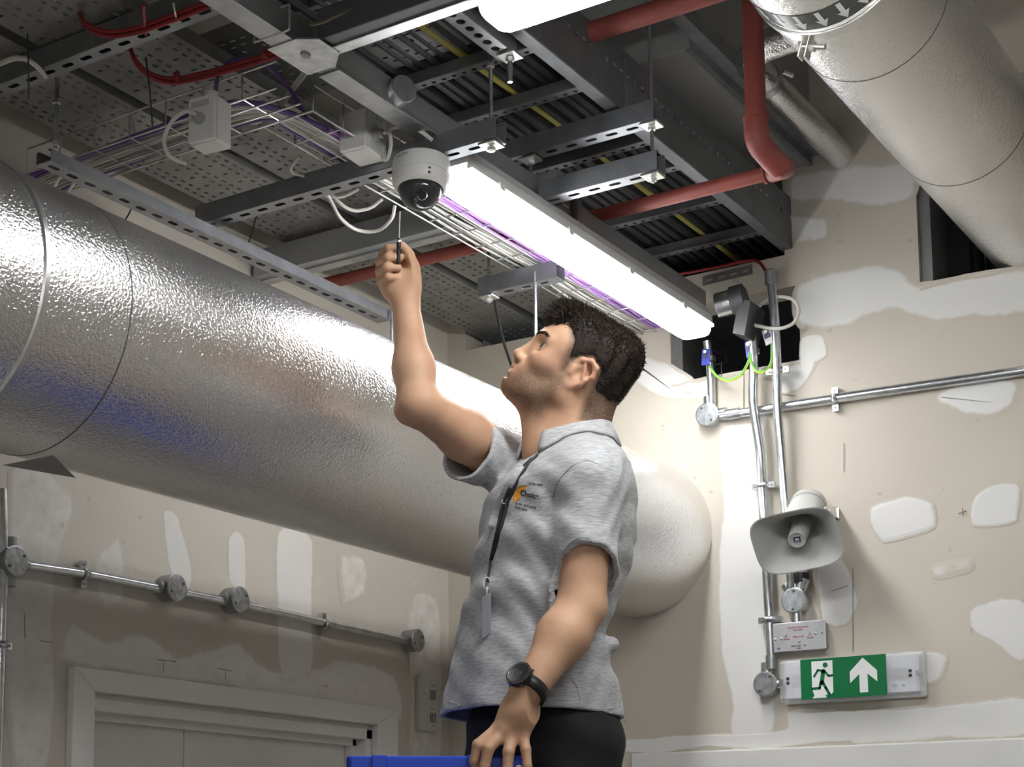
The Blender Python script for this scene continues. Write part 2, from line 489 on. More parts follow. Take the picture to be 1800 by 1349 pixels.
# ================================================================== overhead services
alu = bpy.data.materials.new('embossed aluminium cladding'); alu.use_nodes = True
def _alu(m, rough, strength, scale, tint=(.86, .855, .845)):
    nt = m.node_tree; N = nt.nodes; L = nt.links; b = N['Principled BSDF']
    b.inputs['Metallic'].default_value = .96; b.inputs['Roughness'].default_value = rough
    geo = N.new('ShaderNodeNewGeometry')
    mp = N.new('ShaderNodeMapping'); mp.inputs['Scale'].default_value = (1, .8, 1); L.new(geo.outputs['Position'], mp.inputs[0])
    nz = N.new('ShaderNodeTexNoise'); nz.inputs['Scale'].default_value = scale; nz.inputs['Detail'].default_value = 1.5; nz.inputs['Distortion'].default_value = .6
    L.new(mp.outputs[0], nz.inputs['Vector'])
    bp = N.new('ShaderNodeBump'); bp.inputs['Strength'].default_value = strength; bp.inputs['Distance'].default_value = .002
    L.new(nz.outputs['Fac'], bp.inputs['Height']); L.new(bp.outputs[0], b.inputs['Normal'])
    n2 = N.new('ShaderNodeTexNoise'); n2.inputs['Scale'].default_value = 3; n2.inputs['Detail'].default_value = 5; L.new(geo.outputs['Position'], n2.inputs['Vector'])
    rp = N.new('ShaderNodeValToRGB'); rp.color_ramp.elements[0].position = .3; rp.color_ramp.elements[1].position = .7
    rp.color_ramp.elements[0].color = (*[c * .9 for c in tint], 1); rp.color_ramp.elements[1].color = (*tint, 1)
    L.new(n2.outputs['Fac'], rp.inputs[0]); L.new(rp.outputs[0], b.inputs['Base Color'])
_alu(alu, .25, .75, 215)
alu_s = bpy.data.materials.new('plain aluminium tape'); alu_s.use_nodes = True; _alu(alu_s, .28, .05, 60)

# ---- big round duct along the left wall
DX, DZ, DR = -1.985, 2.562, .2185
t = thing('round_duct', 'large silver embossed round duct running behind the man into the back wall', 'duct', (DX, YW - .02, DZ - DR))
def ring_on_duct(px, py):      # where a seam crossing this pixel sits along the duct
    best = None
    for k in range(300):
        y = .8 + k * .01
        for a in range(-90, 90, 4):
            nr = V((math.cos(math.radians(a)), 0, math.sin(math.radians(a)))); p = V((DX, y, DZ)) + nr * DR
            if nr.dot(CAM - p) < 0: continue
            d = p - CAM; z = d.dot(CF); e = abs(PPX + FPX * d.dot(CR) / z - px) + abs(PPY - FPX * d.dot(CU) / z - py)
            if best is None or e < best[0]: best = (e, y)
    return best[1]
ya = ring_on_duct(77, 500); yb = ring_on_duct(230, 520)
def sect(nm, y0, y1, r, flare=0):
    return MB().lathe([(r, 0), (r, y1 - y0)], (DX, y0, DZ), EY, n=128).build(nm, alu, t)
sect('duct_section', .2, ya, DR); sect('duct_section', ya, yb, DR + .001); sect('duct_section', yb, 3.2, DR); sect('duct_section', 3.2, YW, DR)
MB().lathe([(DR, 0), (DR + .004, .002), (DR + .004, .011), (DR, .013)], (DX, ya - .006, DZ), EY, n=96).build('swaged_joint', alu_s, t)
MB().lathe([(DR, 0), (DR + .0014, .0), (DR + .0014, .0022), (DR, .0022)], (DX, yb - .001, DZ), EY, n=96).build('seam', mat('dark seam', (.10, .10, .10), .6, .3), t)
# loose flap of tape hanging under the near joint
f0, f1, f2 = Pd(4, 818, 2.46), Pd(92, 801, 2.36), Pd(131, 840, 2.47)
MB().prism([f0, f1, f2], (0, .003, 0)).build('loose_flap', galv_d, t)

# ---- insulated pipe upper right
EXX, EZZ, ER = -.910, 3.267, .146
t = thing('insulated_pipe', 'thick silver clad pipe crossing the upper right corner into the wall opening', 'pipe', (EXX, YW, EZZ - ER))
def y_at(px, py):
    best = None
    for k in range(300):
        y = 1.6 + k * .01
        for a in range(180, 360, 4):
            p = V((EXX + ER * math.cos(math.radians(a)), y, EZZ + ER * math.sin(math.radians(a))))
            d = p - CAM; z = d.dot(CF); e = abs(PPX + FPX * d.dot(CR) / z - px) + abs(PPY - FPX * d.dot(CU) / z - py)
            if best is None or e < best[0]: best = (e, y)
    return best[1]
e1, e2, ec = y_at(1500, 147), y_at(1680, 325), y_at(1420, 62)
ys = [.6, e1, e2, YW + .45]
for a, b in zip(ys[:-1], ys[1:]):
    MB().lathe([(ER, 0), (ER, b - a)], (EXX, a, EZZ), EY, n=96).build('cladding_section', alu, t)
    if b < YW: MB().lathe([(ER - .004, -.001), (ER + .0006, -.001), (ER + .0006, .001), (ER - .004, .001)], (EXX, b, EZZ), EY, n=80).build('seam', mat('dark seam', (.10, .10, .10), .6, .3), t)
# hanger clamp with bolt
cl = MB(); cw = .024
cl.lathe([(ER + .0005, -cw / 2), (ER + .004, -cw / 2), (ER + .004, cw / 2), (ER + .0005, cw / 2)], (EXX, ec, EZZ), EY, n=80)
co_ = cl.build('pipe_clamp', zinc, t)
aa = math.radians(253)
rad = V((math.cos(aa), 0, math.sin(aa))); tan = V((-math.sin(aa), 0, math.cos(aa)))
c0 = V((EXX, ec, EZZ)) + rad * (ER + .02)
for s in (-1, 1):
    MB().obox(c0 + tan * (.006 * s), rad * .022, EY * cw / 2, tan * .0018).build('clamp_ear', zinc, co_, bevel=.003)
MB().cyl(c0 - tan * .017, c0 + tan * .036, .005).build('clamp_bolt', zinc, co_)
MB().cyl(c0 + tan * .008, c0 + tan * .017, .0095, n=6, smooth=False).build('nut', zinc, co_)
MB().cyl(c0 - tan * .015, c0 - tan * .008, .0095, n=6, smooth=False).build('bolt_head', zinc, co_)
# printed flow-arrow band
band_y = ec - .085
MB().lathe([(ER + .0006, 0), (ER + .0008, .06)], (EXX, band_y, EZZ), EY, n=80).build('marker_band', mat('dark marker tape', (.05, .055, .05), .3), t)
wa = mat('arrow print', (.75, .76, .74), .4)
for k in range(24):
    a0 = math.radians(k * 15)
    def cp(da, y, r=ER + .0013): return V((EXX + r * math.cos(a0 + da), y, EZZ + r * math.sin(a0 + da)))
    u = .03
    MB().add([cp(-u, band_y + .003), cp(u, band_y + .003), cp(u, band_y + .034), cp(2.6 * u, band_y + .032), cp(0, band_y + .057), cp(-2.6 * u, band_y + .032), cp(-u, band_y + .034)], [(0, 1, 2, 3, 4, 5, 6)]).build('flow_arrow', wa, t)

# ---- small insulated pipe
sx, sz, sr = -1.373, 3.52, .035
t = thing('small_insulated_pipe', 'thin silver insulated pipe elbowing behind the red drop pipe into the wall', 'pipe', (sx, YW, sz - sr))
p = fillet([(sx + .75, 3.36, sz + .03), (sx, 3.36, sz), (sx, YW, sz)], .09, 8)
MB().tube(p, sr, n=28).build('pipe_cladding', alu, t)
MB().lathe([(sr, -.012), (sr + .003, -.012), (sr + .003, .012), (sr, .012)], (sx, 3.52, sz), EY, n=32).build('hanger_ring', galv, t)
MB().cyl((sx + .05, 3.5, sz + .002), (sx + .065, 3.52, sz - .004), .006).build('hanger_bolt', zinc, t)

# ---- red pipework
zr, rr = 3.22, .0165
pA = Pz(1350, 312, zr)
yr = (Pz(1350, 312, zr).y + Pz(1060, 377, zr).y + Pz(780, 441, zr).y) / 3
elb = V((Pz(1388, 300, zr).x, yr, zr))
v0 = Pd(1329, 215, 3.50)
t = thing('red_sprinkler_pipe', 'red painted pipe with a drop leg and elbows crossing below the cable ladder', 'pipe', elb)
xe = Pz(620, 480, zr).x
MB().tube([(-2.60, yr, zr), (elb.x - .055, yr, zr)], rr, n=20).build('pipe_run', redp, t)
MB().tube([v0, V((v0.x, v0.y, CEIL))], .0225, n=24).build('drop_pipe', redp, t)
mid = v0 + V((0, 0, -.045))
e0 = Pd(1372, 297, 3.53)
MB().tube(fillet([v0 + EZ * .01, mid, e0 - (e0 - mid) * .1, e0], .05, 10), .026, n=24).build('elbow', redp, t)
MB().lathe([(.0225, 0), (.0275, .002), (.0275, .012), (.0225, .014)], v0 + EZ * .004, EZ, n=28).build('socket_rim', redp, t)
c1 = elb + V((.004, 0, 0))
MB().tube(fillet([e0 - (e0 - mid).normalized() * .01, c1 + (e0 - c1) * .25, elb + V((-.035, 0, 0))], .03, 10), .0225, n=24).build('elbow', redp, t)
for dx in (-.036, -.052):
    MB().lathe([(rr, 0), (.0225, .001), (.0225, .008), (rr, .009)], (elb.x + dx - .004, yr, zr), EX, n=28).build('socket_rim', redp, t)
zt = 3.42
yt = (Pz(1000, 52, zt).y + Pz(1250, 6, zt).y) / 2
tag(MB().tube([(-1.62, yt, zt), (-.2, yt, zt)], .022, n=20).build('red_branch_pipe', redp, base=(-1.0, yt, zt)), 'straight dark red pipe across the top, behind the upper light fitting', 'pipe')

# ---- steel channel
def strut(name, label, p0, p1, w=.041, h=.041, lip=True, m=None, group=None, slots=(.028, .012, .05)):
    p0, p1 = V(p0), V(p1); u = (p1 - p0); Ln = u.length; u.normalize(); s = EZ.cross(u).normalized()
    mb = MB()
    slotted(mb, p0 - s * w / 2, u, s, Ln, [(w / 2, slots[0], slots[1], slots[2], .014)], w)
    for k in (-1, 1):
        a = p0 + s * (k * w / 2)
        mb.add([a, a + u * Ln, a + u * Ln + EZ * h, a + EZ * h], [(0, 1, 2, 3)])
        if lip:
            b = a + EZ * h; q = -s * (k * w * .22)
            mb.add([b, b + u * Ln, b + u * Ln + q, b + q], [(0, 1, 2, 3)])
    o = mb.build(name, m or strutm, None, solid=.0022, base=(p0 + p1) / 2)
    return tag(o, label, 'strut', group)
def yline(pa, pb, z):
    a, b = Pz(*pa, z), Pz(*pb, z); X = (a.x + b.x) / 2; return V((X, a.y, z)), V((X, b.y, z))
def xline(pa, pb, z):
    a, b = Pz(*pa, z), Pz(*pb, z); Y = (a.y + b.y) / 2; return V((a.x, Y, z)), V((b.x, Y, z))

a, b = yline((85, 283), (668, 567), 3.06)
strut('slotted_strut', 'long slotted steel strut just above the round duct, hung on a rod', a, b, h=.024)
S1 = (a, b)
a, b = xline((345, 395), (888, 252), 3.103)
strut('slotted_strut', 'slotted steel strut carrying the dome camera at its right end', a, b)
S2 = (a, b)
a, b = xline((-40, 160), (400, 22), 3.205)
strut('slotted_strut', 'dark slotted strut with red cables strapped along it, upper left', a, b)
S6 = (a, b)
a, b = xline((848, 522), (985, 490), 3.10)
strut('slotted_strut', 'short bright slotted strut under the wire basket above the man\'s head', a, b)
S3 = (a, b)
a, b = xline((880, 288), (1158, 215), 3.25)
strut('slotted_strut', 'slotted strut under the cable ladder, upper of two on one rod', a, b)
S4 = (a, b)
zS5 = 3.135
X5, Y5 = b.x - .014, b.y
strut('slotted_strut', 'slotted strut under the cable ladder, lower of two hung on one rod', (-1.715, Y5, zS5), (b.x + .006, Y5, zS5))
a, b = yline((760, 5), (898, 100), 3.275)
strut('slotted_strut', 'short bright strut with big square slots beside the upper light fitting', a, b, slots=(.02, .016, .032), m=galv)
S7 = (a, b)

# ---- threaded rods
def rod(label, x, y, z0, z1, plates=(), nuts=(), r=.0042):
    t = thing('threaded_rod', label, 'threaded rod', (x, y, z0))
    MB().cyl((x, y, z0), (x, y, z1), r, n=10).build('rod', galv_b, t)
    for z in plates: MB().box((x - .02, y - .02, z - .0025), (x + .02, y + .02, z + .0025)).build('washer_plate', zinc, t, bevel=.001)
    for z in nuts: MB().cyl((x, y, z - .004), (x, y, z + .004), .0085, n=6, smooth=False).build('nut', zinc, t)
pr = S2[1]; rod('threaded rod hanging the camera strut below the upper light fitting', pr.x - .022, pr.y, 3.085, 3.31, (3.098,), (3.09, 3.268))
rod('short threaded rod stub with a nut beside the upper light fitting', S7[1].x + .012, S7[1].y - .012, 3.215, 3.31, (3.27,), (3.262,), r=.0055)
rod('threaded rod through the pair of struts under the cable ladder', X5, Y5, 3.115, CEIL, (3.130, 3.245), (3.122, 3.237))
rod('bright threaded rod in front of the strut above the man\'s head', S3[1].x - .055, S3[1].y - .03, 2.86, 3.12, (), ())
rod('threaded rod clamped at the left end of the strut above the man\'s head', S3[0].x + .02, S3[0].y, 3.08, 3.34, (3.095,), (3.086,))
rod('thin threaded rod holding the near end of the long strut over the duct', S1[0].x, S1[0].y + .03, 3.10, 3.32, (), (3.11, 3.20), r=.005)
q = Pz(673, 470, 3.2); rod('thin threaded rod in front of the long strut beside the raised forearm', S1[1].x + .03, S1[1].y - .01, 2.72, 3.25, (), ())
q = S4[0]; rod('threaded rod with a nut plate below the middle of the ladder strut', Pz(945, 295, 3.235).x, S4[0].y, 3.19, 3.25, (3.243,), (3.236,))

# ---- trunking
def gutter(mb, lo, hi):
    mb.box(lo, hi)
TZ = 3.145
t = thing('cable_trunking', 'grey steel cable trunking running down the room above the lit batten', 'trunking', (-1.752, 3.0, TZ))
T1x0, T1x1 = -1.772, -1.730
MB().box((T1x0, .9, TZ), (T1x1, 3.95, TZ + .055)).build('trunking_body', trunk, t, bevel=.002)
MB().box((T1x0 - .003, .9, TZ - .004), (T1x1 + .003, 2.19, TZ + .006)).build('trunking_lid', galv, t, bevel=.001)
MB().box((T1x0 - .003, 2.30, TZ - .004), (T1x1 + .003, 3.95, TZ + .006)).build('trunking_lid', galv, t, bevel=.001)
jy = Pz(545, 85, TZ).y
jc = V((-1.74, jy + .005, TZ - .006))
MB().prism([jc + V(k) for k in ((-.045, -.055, 0), (.02, -.055, 0), (.055, -.03, 0), (.055, .03, 0), (.02, .065, 0), (-.045, .065, 0))], (0, 0, .003)).build('cover_plate', galv_b, t)
MB().lathe([(0, 0), (.011, 0), (.012, .002), (.012, .004)], jc + V((0, 0, -.003)), EZ, n=24, sy=.7).build('maker_emblem', galv_d, t)
MB().tube(fillet([jc + V((-.05, -.085, .002)), jc + V((-.05, -.085, .05)), jc + V((.03, -.085, .05)), jc + V((.03, -.085, .002)), jc + V((-.05, -.085, .002))], .004), .0022).build('wire_clip', zinc, t)
rb = V((T1x1 + .002, Pz(700, 150, 3.17).y + .03, 3.17))
bx = MB().lathe([(0, .03), (.026, .03), (.028, .028), (.028, 0), (0, 0)], rb, (.9, -.42, 0), n=32).build('round_conduit_box', galv_b, t)
t2 = thing('cross_trunking', 'steel trunking leading right from the junction plate to the upper light fitting', 'trunking', (-1.5, 2.22, TZ))
MB().box((-1.70, 2.195, TZ), (-.2, 2.25, TZ + .06)).build('trunking_body', mat('dark trunking', (.13, .13, .135), .5, .5), t2, bevel=.002)
MB().box((-1.70, 2.225, TZ - .004), (-1.36, 2.253, TZ + .004)).build('trunking_lid', galv_b, t2, bevel=.001)
MB().tube(spline([(-1.69, 2.193, 3.18), (-1.685, 2.16, 3.155), (-1.65, 2.15, 3.145), (-1.62, 2.16, 3.155), (-1.615, 2.193, 3.18)]), .0022).build('earth_link', mat('brown wire', (.16, .14, .09), .5), t2)
a, b = xline((455, 502), (835, 404), 3.165)
t4 = thing('cross_trunking', 'dark grey trunking crossing left to right behind the raised hand', 'trunking', (a + b) / 2)
MB().box((XL + .01, a.y - .055, 3.165), (b.x + .25, a.y, 3.235)).build('trunking_body', trunk, t4, bevel=.002)
MB().box((XL + .01, a.y - .028, 3.160), (b.x + .25, a.y + .004, 3.172)).build('trunking_lid', galv, t4, bevel=.001)
# conduit box and flexible end where the trunking meets the wall
ce = V((-1.69, 3.93, 3.145))
tt = thing('conduit_end_box', 'round grey conduit box on the end of the trunking at the wall opening', 'conduit box', ce)
MB().lathe([(0, 0), (.034, 0), (.034, .04), (0, .04)], ce, (.75, .1, .1), n=36).build('box_body', galv_b, tt)
MB().lathe([(0, .04), (.04, .04), (.04, .075), (.03, .08), (0, .08)], ce, (.75, .1, .1), n=10).build('lid', mat('dark lid', (.08, .08, .085), .5, .3), tt)
MB().obox(ce + V((.075, .03, -.05)), V((.016, .0, -.006)), V((0, .05, 0)), V((.01, 0, .045))).build('gland_plate', mat('dark lid', (.08, .08, .085), .5), tt)

# ---- lit battens
diff = mat('lit diffuser', (.9, .9, .9), .3, emit=(LAMP_COL, LAMP))
diff_near = mat('lit diffuser dimmed', (.9, .9, .9), .3, emit=(LAMP_COL, LAMP * .62))
diff_e = mat('diffuser end', (.85, .87, .9), .25, emit=(LAMP_COL, 1.3))
house = mat('batten housing', (.60, .60, .59), .5)
def batten(label, c, along, length, side, w=.115, zb=3.05, zt=3.14, dm=None):
    c = V(c)
    t = thing('light_batten', label, 'light fitting', (c.x, c.y, zb))
    u = V(along); s = V(side)
    def prof(k, off=0):     # section of the diffuser: rounded tray
        return [(-.5 * w, .034), (-.48 * w, .014), (-.40 * w, .003), (-.25 * w, 0), (.25 * w, 0), (.40 * w, .003), (.48 * w, .014), (.5 * w, .034)]
    def loft(stations, close=True):
        mb = MB(); rows = []
        for pos, sc, lift in stations:
            rows.append([c + u * pos + s * (x * sc) + EZ * (zb - c.z + lift + (z if z > .03 else z)) for x, z in prof(0)])
        n = len(rows[0]); vs = [p for r in rows for p in r]
        fs = [(i * n + j, i * n + j + 1, (i + 1) * n + j + 1, (i + 1) * n + j) for i in range(len(rows) - 1) for j in range(n - 1)]
        fs += [tuple((len(rows) - 1) * n + j for j in range(n)), tuple(j for j in range(n))[::-1]]
        return mb.add(vs, fs, False)
    H = length / 2
    loft([(-H + .05, 1, 0), (H - .05, 1, 0)]).build('diffuser', dm or diff, t)
    for k in (-1, 1):
        st = [(k * (H - .05), 1, 0), (k * (H - .02), 1, 0.0005), (k * (H - .006), .93, .005), (k * H, .82, .016)]
        loft(st if k > 0 else st).build('diffuser_end', diff_e, t)
    for k in (-1, 1):
        mb = MB(); mb.obox(c + s * (k * w * .49) + EZ * (zb - c.z + .033), u * (H - .002), s * .004, EZ * .004); mb.build('diffuser_rim', diff_e, t)
    mb = MB(); hw = w * .5
    sec = [(-hw, .036), (hw, .036), (hw * .98, .06), (hw * .62, zt - zb), (-hw * .62, zt - zb), (-hw * .98, .06)]
    vs = [c + u * k * H + s * x + EZ * (zb - c.z + z) for k in (-1, 1) for x, z in sec]
    n = 6
    mb.add(vs, [tuple(range(n))[::-1], tuple(range(n, 2 * n))] + [(i, (i + 1) % n, n + (i + 1) % n, n + i) for i in range(n)])
    mb.build('housing', house, t, bevel=.003)
    for f in (-.8, -.3, .2, .7):
        for k in (-1, 1):
            MB().obox(c + u * (f * H) + s * (k * (hw + .002)) + EZ * (zb - c.z + .036), u * .009, s * .003, EZ * .008).build('clip', white, t)
    return t
y0, y1 = 2.70, 3.90
L1 = batten('long lit white batten light beside the dome camera, above the man', (-1.7335, (y0 + y1) / 2, 3.05), EY, y1 - y0, EX, w=.086, zb=3.05, zt=3.139, dm=diff_near)
lab = MB().add([(-1.6915, 3.08, 3.105), (-1.6915, 3.17, 3.105), (-1.6985, 3.17, 3.128), (-1.6985, 3.08, 3.128)], [(0, 1, 2, 3)])
lab.build('rating_label', mat('label grey', (.5, .5, .49), .5), L1)
MB().box((-1.728, 3.2, 3.135), (-1.712, 3.22, 3.2)).build('hanging_bracket', galv_d, L1, bevel=.002)
batten('lit batten light at the top edge, its end cut by the frame', (-.73, 2.185, 3.05), EX, 1.2, EY, w=.09, zb=3.05, zt=3.139)
# unseen battens added behind the camera to fill shadows on the left side
for i, (x, y) in enumerate([(1.2, -1.2), (-.7, -1.5)]):
    batten(['added unseen fill batten over the rear right of the room', 'added unseen fill batten over the rear left of the room'][i], (x, y, 3.05), EX, 1.2, EY)

# ---- perforated trays
def tray(label, x0, x1, y0, y1, z, h=.03, along='y'):
    mb = MB(); w = (x1 - x0) if along == 'y' else (y1 - y0); Ln = (y1 - y0) if along == 'y' else (x1 - x0)
    rows = []; v = .016; i = 0
    while v < w - .012:
        if i % 3 == 2: rows.append((v + .004, .0075, .020, .052, .01 + (i % 2) * .026)); v += .034
        else: rows.append((v, .0135, .0062, .027, .006 + (i % 3) * .011)); v += .022
        i += 1
    if along == 'y':
        slotted(mb, (x1, y0, z), EY, -EX, Ln, rows, w)
        for x in (x0, x1):
            mb.add([(x, y0, z), (x, y1, z), (x, y1, z + h), (x, y0, z + h)], [(0, 1, 2, 3)])
    else:
        slotted(mb, (x0, y0, z), EX, EY, Ln, rows, w)
        for y in (y0, y1):
            mb.add([(x0, y, z), (x1, y, z), (x1, y, z + h), (x0, y, z + h)], [(0, 1, 2, 3)])
    return tag(mb.build('perforated_tray', galv_d, None, solid=.0012, base=((x0 + x1) / 2, (y0 + y1) / 2, z)), label, 'cable tray')
tray('wide perforated cable tray nearest the left wall, running to the back', -2.52, -2.305, 1.2, YW + .3, 3.25)
tray('perforated cable tray second from the left wall, running to the back', -2.275, -2.03, 1.2, YW + .3, 3.25)
xe = Pz(820, 70, 3.34).x; ye = Pz(600, 152, 3.34).y
tray('perforated tray passing over the trunking junction, ending in mid air', -2.35, xe, ye - .30, ye, 3.34, along='x')
tray('perforated tray above the red cables at the upper left corner', -2.2, -1.85, 1.3, 2.02, 3.31)

# ---- cable ladder with its cables
LZ = 3.30
LX1 = -1.517; LX0 = -1.93
t = thing('cable_ladder', 'dark steel cable ladder with slotted side rails right of the trunking', 'cable ladder', ((LX0 + LX1) / 2, 3.2, LZ))
lad = mat('ladder steel', (.20, .205, .215), .5, .7, .1, 14)
for x, sg in ((LX1, -1), (LX0, 1)):
    mb = MB(); ln = 2.0
    slotted(mb, (x, 2.3, LZ), EY, EZ, YW + .35 - 2.3, [(.085, .014, .012, .034, .02)], .14)
    for zz in (0, .14):
        mb.add([(x, 2.3, LZ + zz), (x, YW + .35, LZ + zz), (x + sg * .03, YW + .35, LZ + zz), (x + sg * .03, 2.3, LZ + zz)], [(0, 1, 2, 3)])
    mb.build('side_rail', lad, t, solid=.003)
MB().box((LX1 + .001, Pz(1100, 195, LZ).y, LZ + .002), (LX1 + .005, Pz(1100, 195, LZ).y + .004, LZ + .14)).build('coupler_plate', galv_d, t)
for (pa, pb) in (((800, 130), (960, 88)), ((830, 206), (1040, 166)), ((980, 296), (1180, 245)), ((1010, 340), (1210, 300)), ((1087, 398), (1285, 357)), ((1150, 452), (1372, 410))):
    yy = (Pz(*pa, LZ).y + Pz(*pb, LZ).y) / 2
    mb = MB(); slotted(mb, (LX0, yy - .012, LZ + .006), EX, EY, LX1 - LX0, [(.017, .011, .009, .025, .01)], .026)
    for dy in (-.012, .014): mb.add([(LX0, yy + dy, LZ + .006), (LX1, yy + dy, LZ + .006), (LX1, yy + dy, LZ + .03), (LX0, yy + dy, LZ + .03)], [(0, 1, 2, 3)])
    mb.build('rung', lad, t, solid=.002)
lx = LX0 + .03; k = 0
ORD = ['first', 'second', 'third', 'fourth', 'fifth', 'sixth', 'seventh', 'eighth', 'ninth', 'tenth', 'eleventh', 'twelfth', 'thirteenth', 'fourteenth']
while lx < LX1 - .04:
    r = random.choice((.011, .014, .017))
    if k == 6: col, lb, nm, r = yel, 'yellow earth cable lying in the cable ladder among dark cables', 'earth_cable', .009
    else: col, lb, nm = dark_c, ORD[k if k < 6 else k - 1] + ' dark power cable from the left rail of the cable ladder', 'power_cable'
    pts = spline([(lx + random.uniform(-.006, .006), y, LZ + .034 + r + random.uniform(0, .004)) for y in (2.3, 2.7, 3.1, 3.5, 3.9, YW + .3)], 3)
    tag(MB().tube(pts, r, n=8).build(nm, col, base=pts[0]), lb, 'cable', None if k == 6 else 'power cables in the ladder')
    lx += r * 2 + .004; k += 1

# ---- rectangular duct beside the ladder
zb = 3.52
xr = (Pz(1250, 100, zb).x + Pz(1385, 265, zb).x) / 2; yn = Pz(1170, 98, zb).y
t = thing('rectangular_duct', 'flat grey sheet metal duct between the cable ladder and the red drop pipe', 'duct', ((xr + LX1) / 2, YW - .2, zb))
sheet = mat('duct sheet', (.34, .34, .33), .6, .1, .05, 4)
MB().box((LX1 - .25, yn, zb), (xr, YW + .3, zb + .3)).build('duct_body', sheet, t, bevel=.002)
MB().box((xr - .012, yn, zb - .004), (xr + .002, YW, zb + .02)).build('flange', strutm, t)
MB().box((xr + .002, yn - .9, zb + .02), (xr + .035, YW, zb + .06)).build('support_rail', strutm, t)
# fire collar lining at the end of the ladder
# ---- wire basket with its data cables
BZ = 3.145; bx0, bx1 = -2.0, -1.875; by0, by1 = Pz(512, 208, 3.145).y, YW + .4
wire = mat('bright basket wire', (.72, .72, .70), .3, 1.0)
t = thing('wire_basket', 'bright wire basket tray carrying white and purple cables beside the batten light', 'cable basket', ((bx0 + bx1) / 2, 3.0, BZ))
def wr(pts, r=.0021): MB().tube(pts, r, n=6).build('wire', wire, t)
for x in np.linspace(bx0, bx1, 4): wr([(x, by0, BZ), (x, by1, BZ)])
for x in (bx0, bx1): wr([(x, by0, BZ + .055), (x, by1, BZ + .055)])
y = by0
while y < by1:
    wr([(bx0, y, BZ + .055), (bx0, y, BZ + .002), (bx1, y, BZ + .002), (bx1, y, BZ + .055)]); y += .1
cx0 = -2.56; cy0, cy1 = by0 - .115, by0
t = thing('wire_basket', 'short wire basket branch turning left over the duct with dark purple cables', 'cable basket', (-2.3, (cy0 + cy1) / 2, BZ))
for yy in np.linspace(cy0, cy1, 4): wr([(cx0, yy, BZ + .001), (bx1, yy, BZ + .001)])
for yy in (cy0, cy1): wr([(cx0, yy, BZ + .056), (bx1 if yy == cy0 else bx0, yy, BZ + .056)])
x = cx0
while x < bx1 + .01:
    wr([(x, cy0, BZ + .056), (x, cy0, BZ + .003), (x, cy1, BZ + .003), (x, cy1, BZ + .056)]); x += .1

def cable(name, pts, r, m, label, group=None, n=6, cat='cable'):
    o = MB().tube(pts, r, n=n).build(name, m, base=pts[0])
    return tag(o, label, cat, group)
for k in range(15):
    f = k / 14; xx = bx0 + .012 + f * (bx1 - bx0 - .03)
    ismaj = f > .60
    lay = BZ + .006 + (k % 2) * .006
    ys_ = np.linspace(by0 + .1, by1, 9)
    pts = spline([(xx + random.uniform(-.008, .008), y, lay + random.uniform(0, .006)) for y in ys_], 4)
    if ismaj: cable('purple_data_cable', pts, .0036, purp, 'purple data cable in the wire basket beside the batten light', 'purple cables in the basket')
    else: cable('white_data_cable', pts, .0034, offw if k % 3 else grey_c, 'pale data cable lying lengthwise in the wire basket', 'pale cables in the basket')
for k in range(4):      # second layer of purple cables, on the lamp side
    pts = spline([(bx1 - .010 - k * .011 + random.uniform(-.004, .004), y, BZ + .02 + (k % 2) * .007 + random.uniform(0, .004)) for y in np.linspace(by0 + .35, by1, 9)], 4)
    cable('purple_data_cable', pts, .0036, purp, 'purple data cable in the wire basket beside the batten light', 'purple cables in the basket')
for k in range(10):     # cables turning left along the branch
    f = k / 9; yy = cy0 + .012 + f * .09
    pts = spline([(-2.57, yy, BZ - .12 if k % 4 == 3 else BZ + .0), (-2.48, yy, BZ + .006), (-2.2, yy + random.uniform(-.006, .006), BZ + .008 + (k % 2) * .006), (-1.99, yy, BZ + .01), (bx0 + .02 + (1 - f) * .06, by0 + .06, BZ + .012), (bx0 + .02 + (1 - f) * .06, by0 + .3, BZ + .012)], 6)
    if k in (0, 1, 9): cable('purple_data_cable', pts, .0045, purp_d, 'dark purple cable in the short basket branch over the duct', 'dark purple cables in the branch')
    else: cable('white_data_cable', pts, .0036, offw if k % 2 else grey_c, 'pale cable turning along the short basket branch', 'pale cables in the branch')
zc = 3.26
def pz(*a): return [Pz(x, y, z) for x, y, z in a]
cable('purple_cable_loop', spline(pz((378, 168, 3.17), (385, 130, 3.2), (415, 105, 3.23), (460, 110, 3.23), (500, 145, 3.22), (525, 180, 3.19), (545, 220, 3.16))), .0042, purp_d, 'dark purple cable arching from the junction box over to the basket', None)
cable('purple_cable_tail', spline(pz((420, 195, 3.16), (450, 193, 3.165), (500, 198, 3.165), (560, 225, 3.16), (620, 265, 3.155))), .005, purp_d, 'dark purple cable tail entering the basket corner', None)
for k in range(3):
    cable('white_drop_cable', spline(pz((540 + 4 * k, 118, 3.3), (515 + 4 * k, 150, 3.24), (480 + 4 * k, 195, 3.17), (440 + 4 * k, 218, 3.155))), .003, offw, 'pale cable dropping from the trunking into the basket corner', 'pale drop cables at the basket corner')
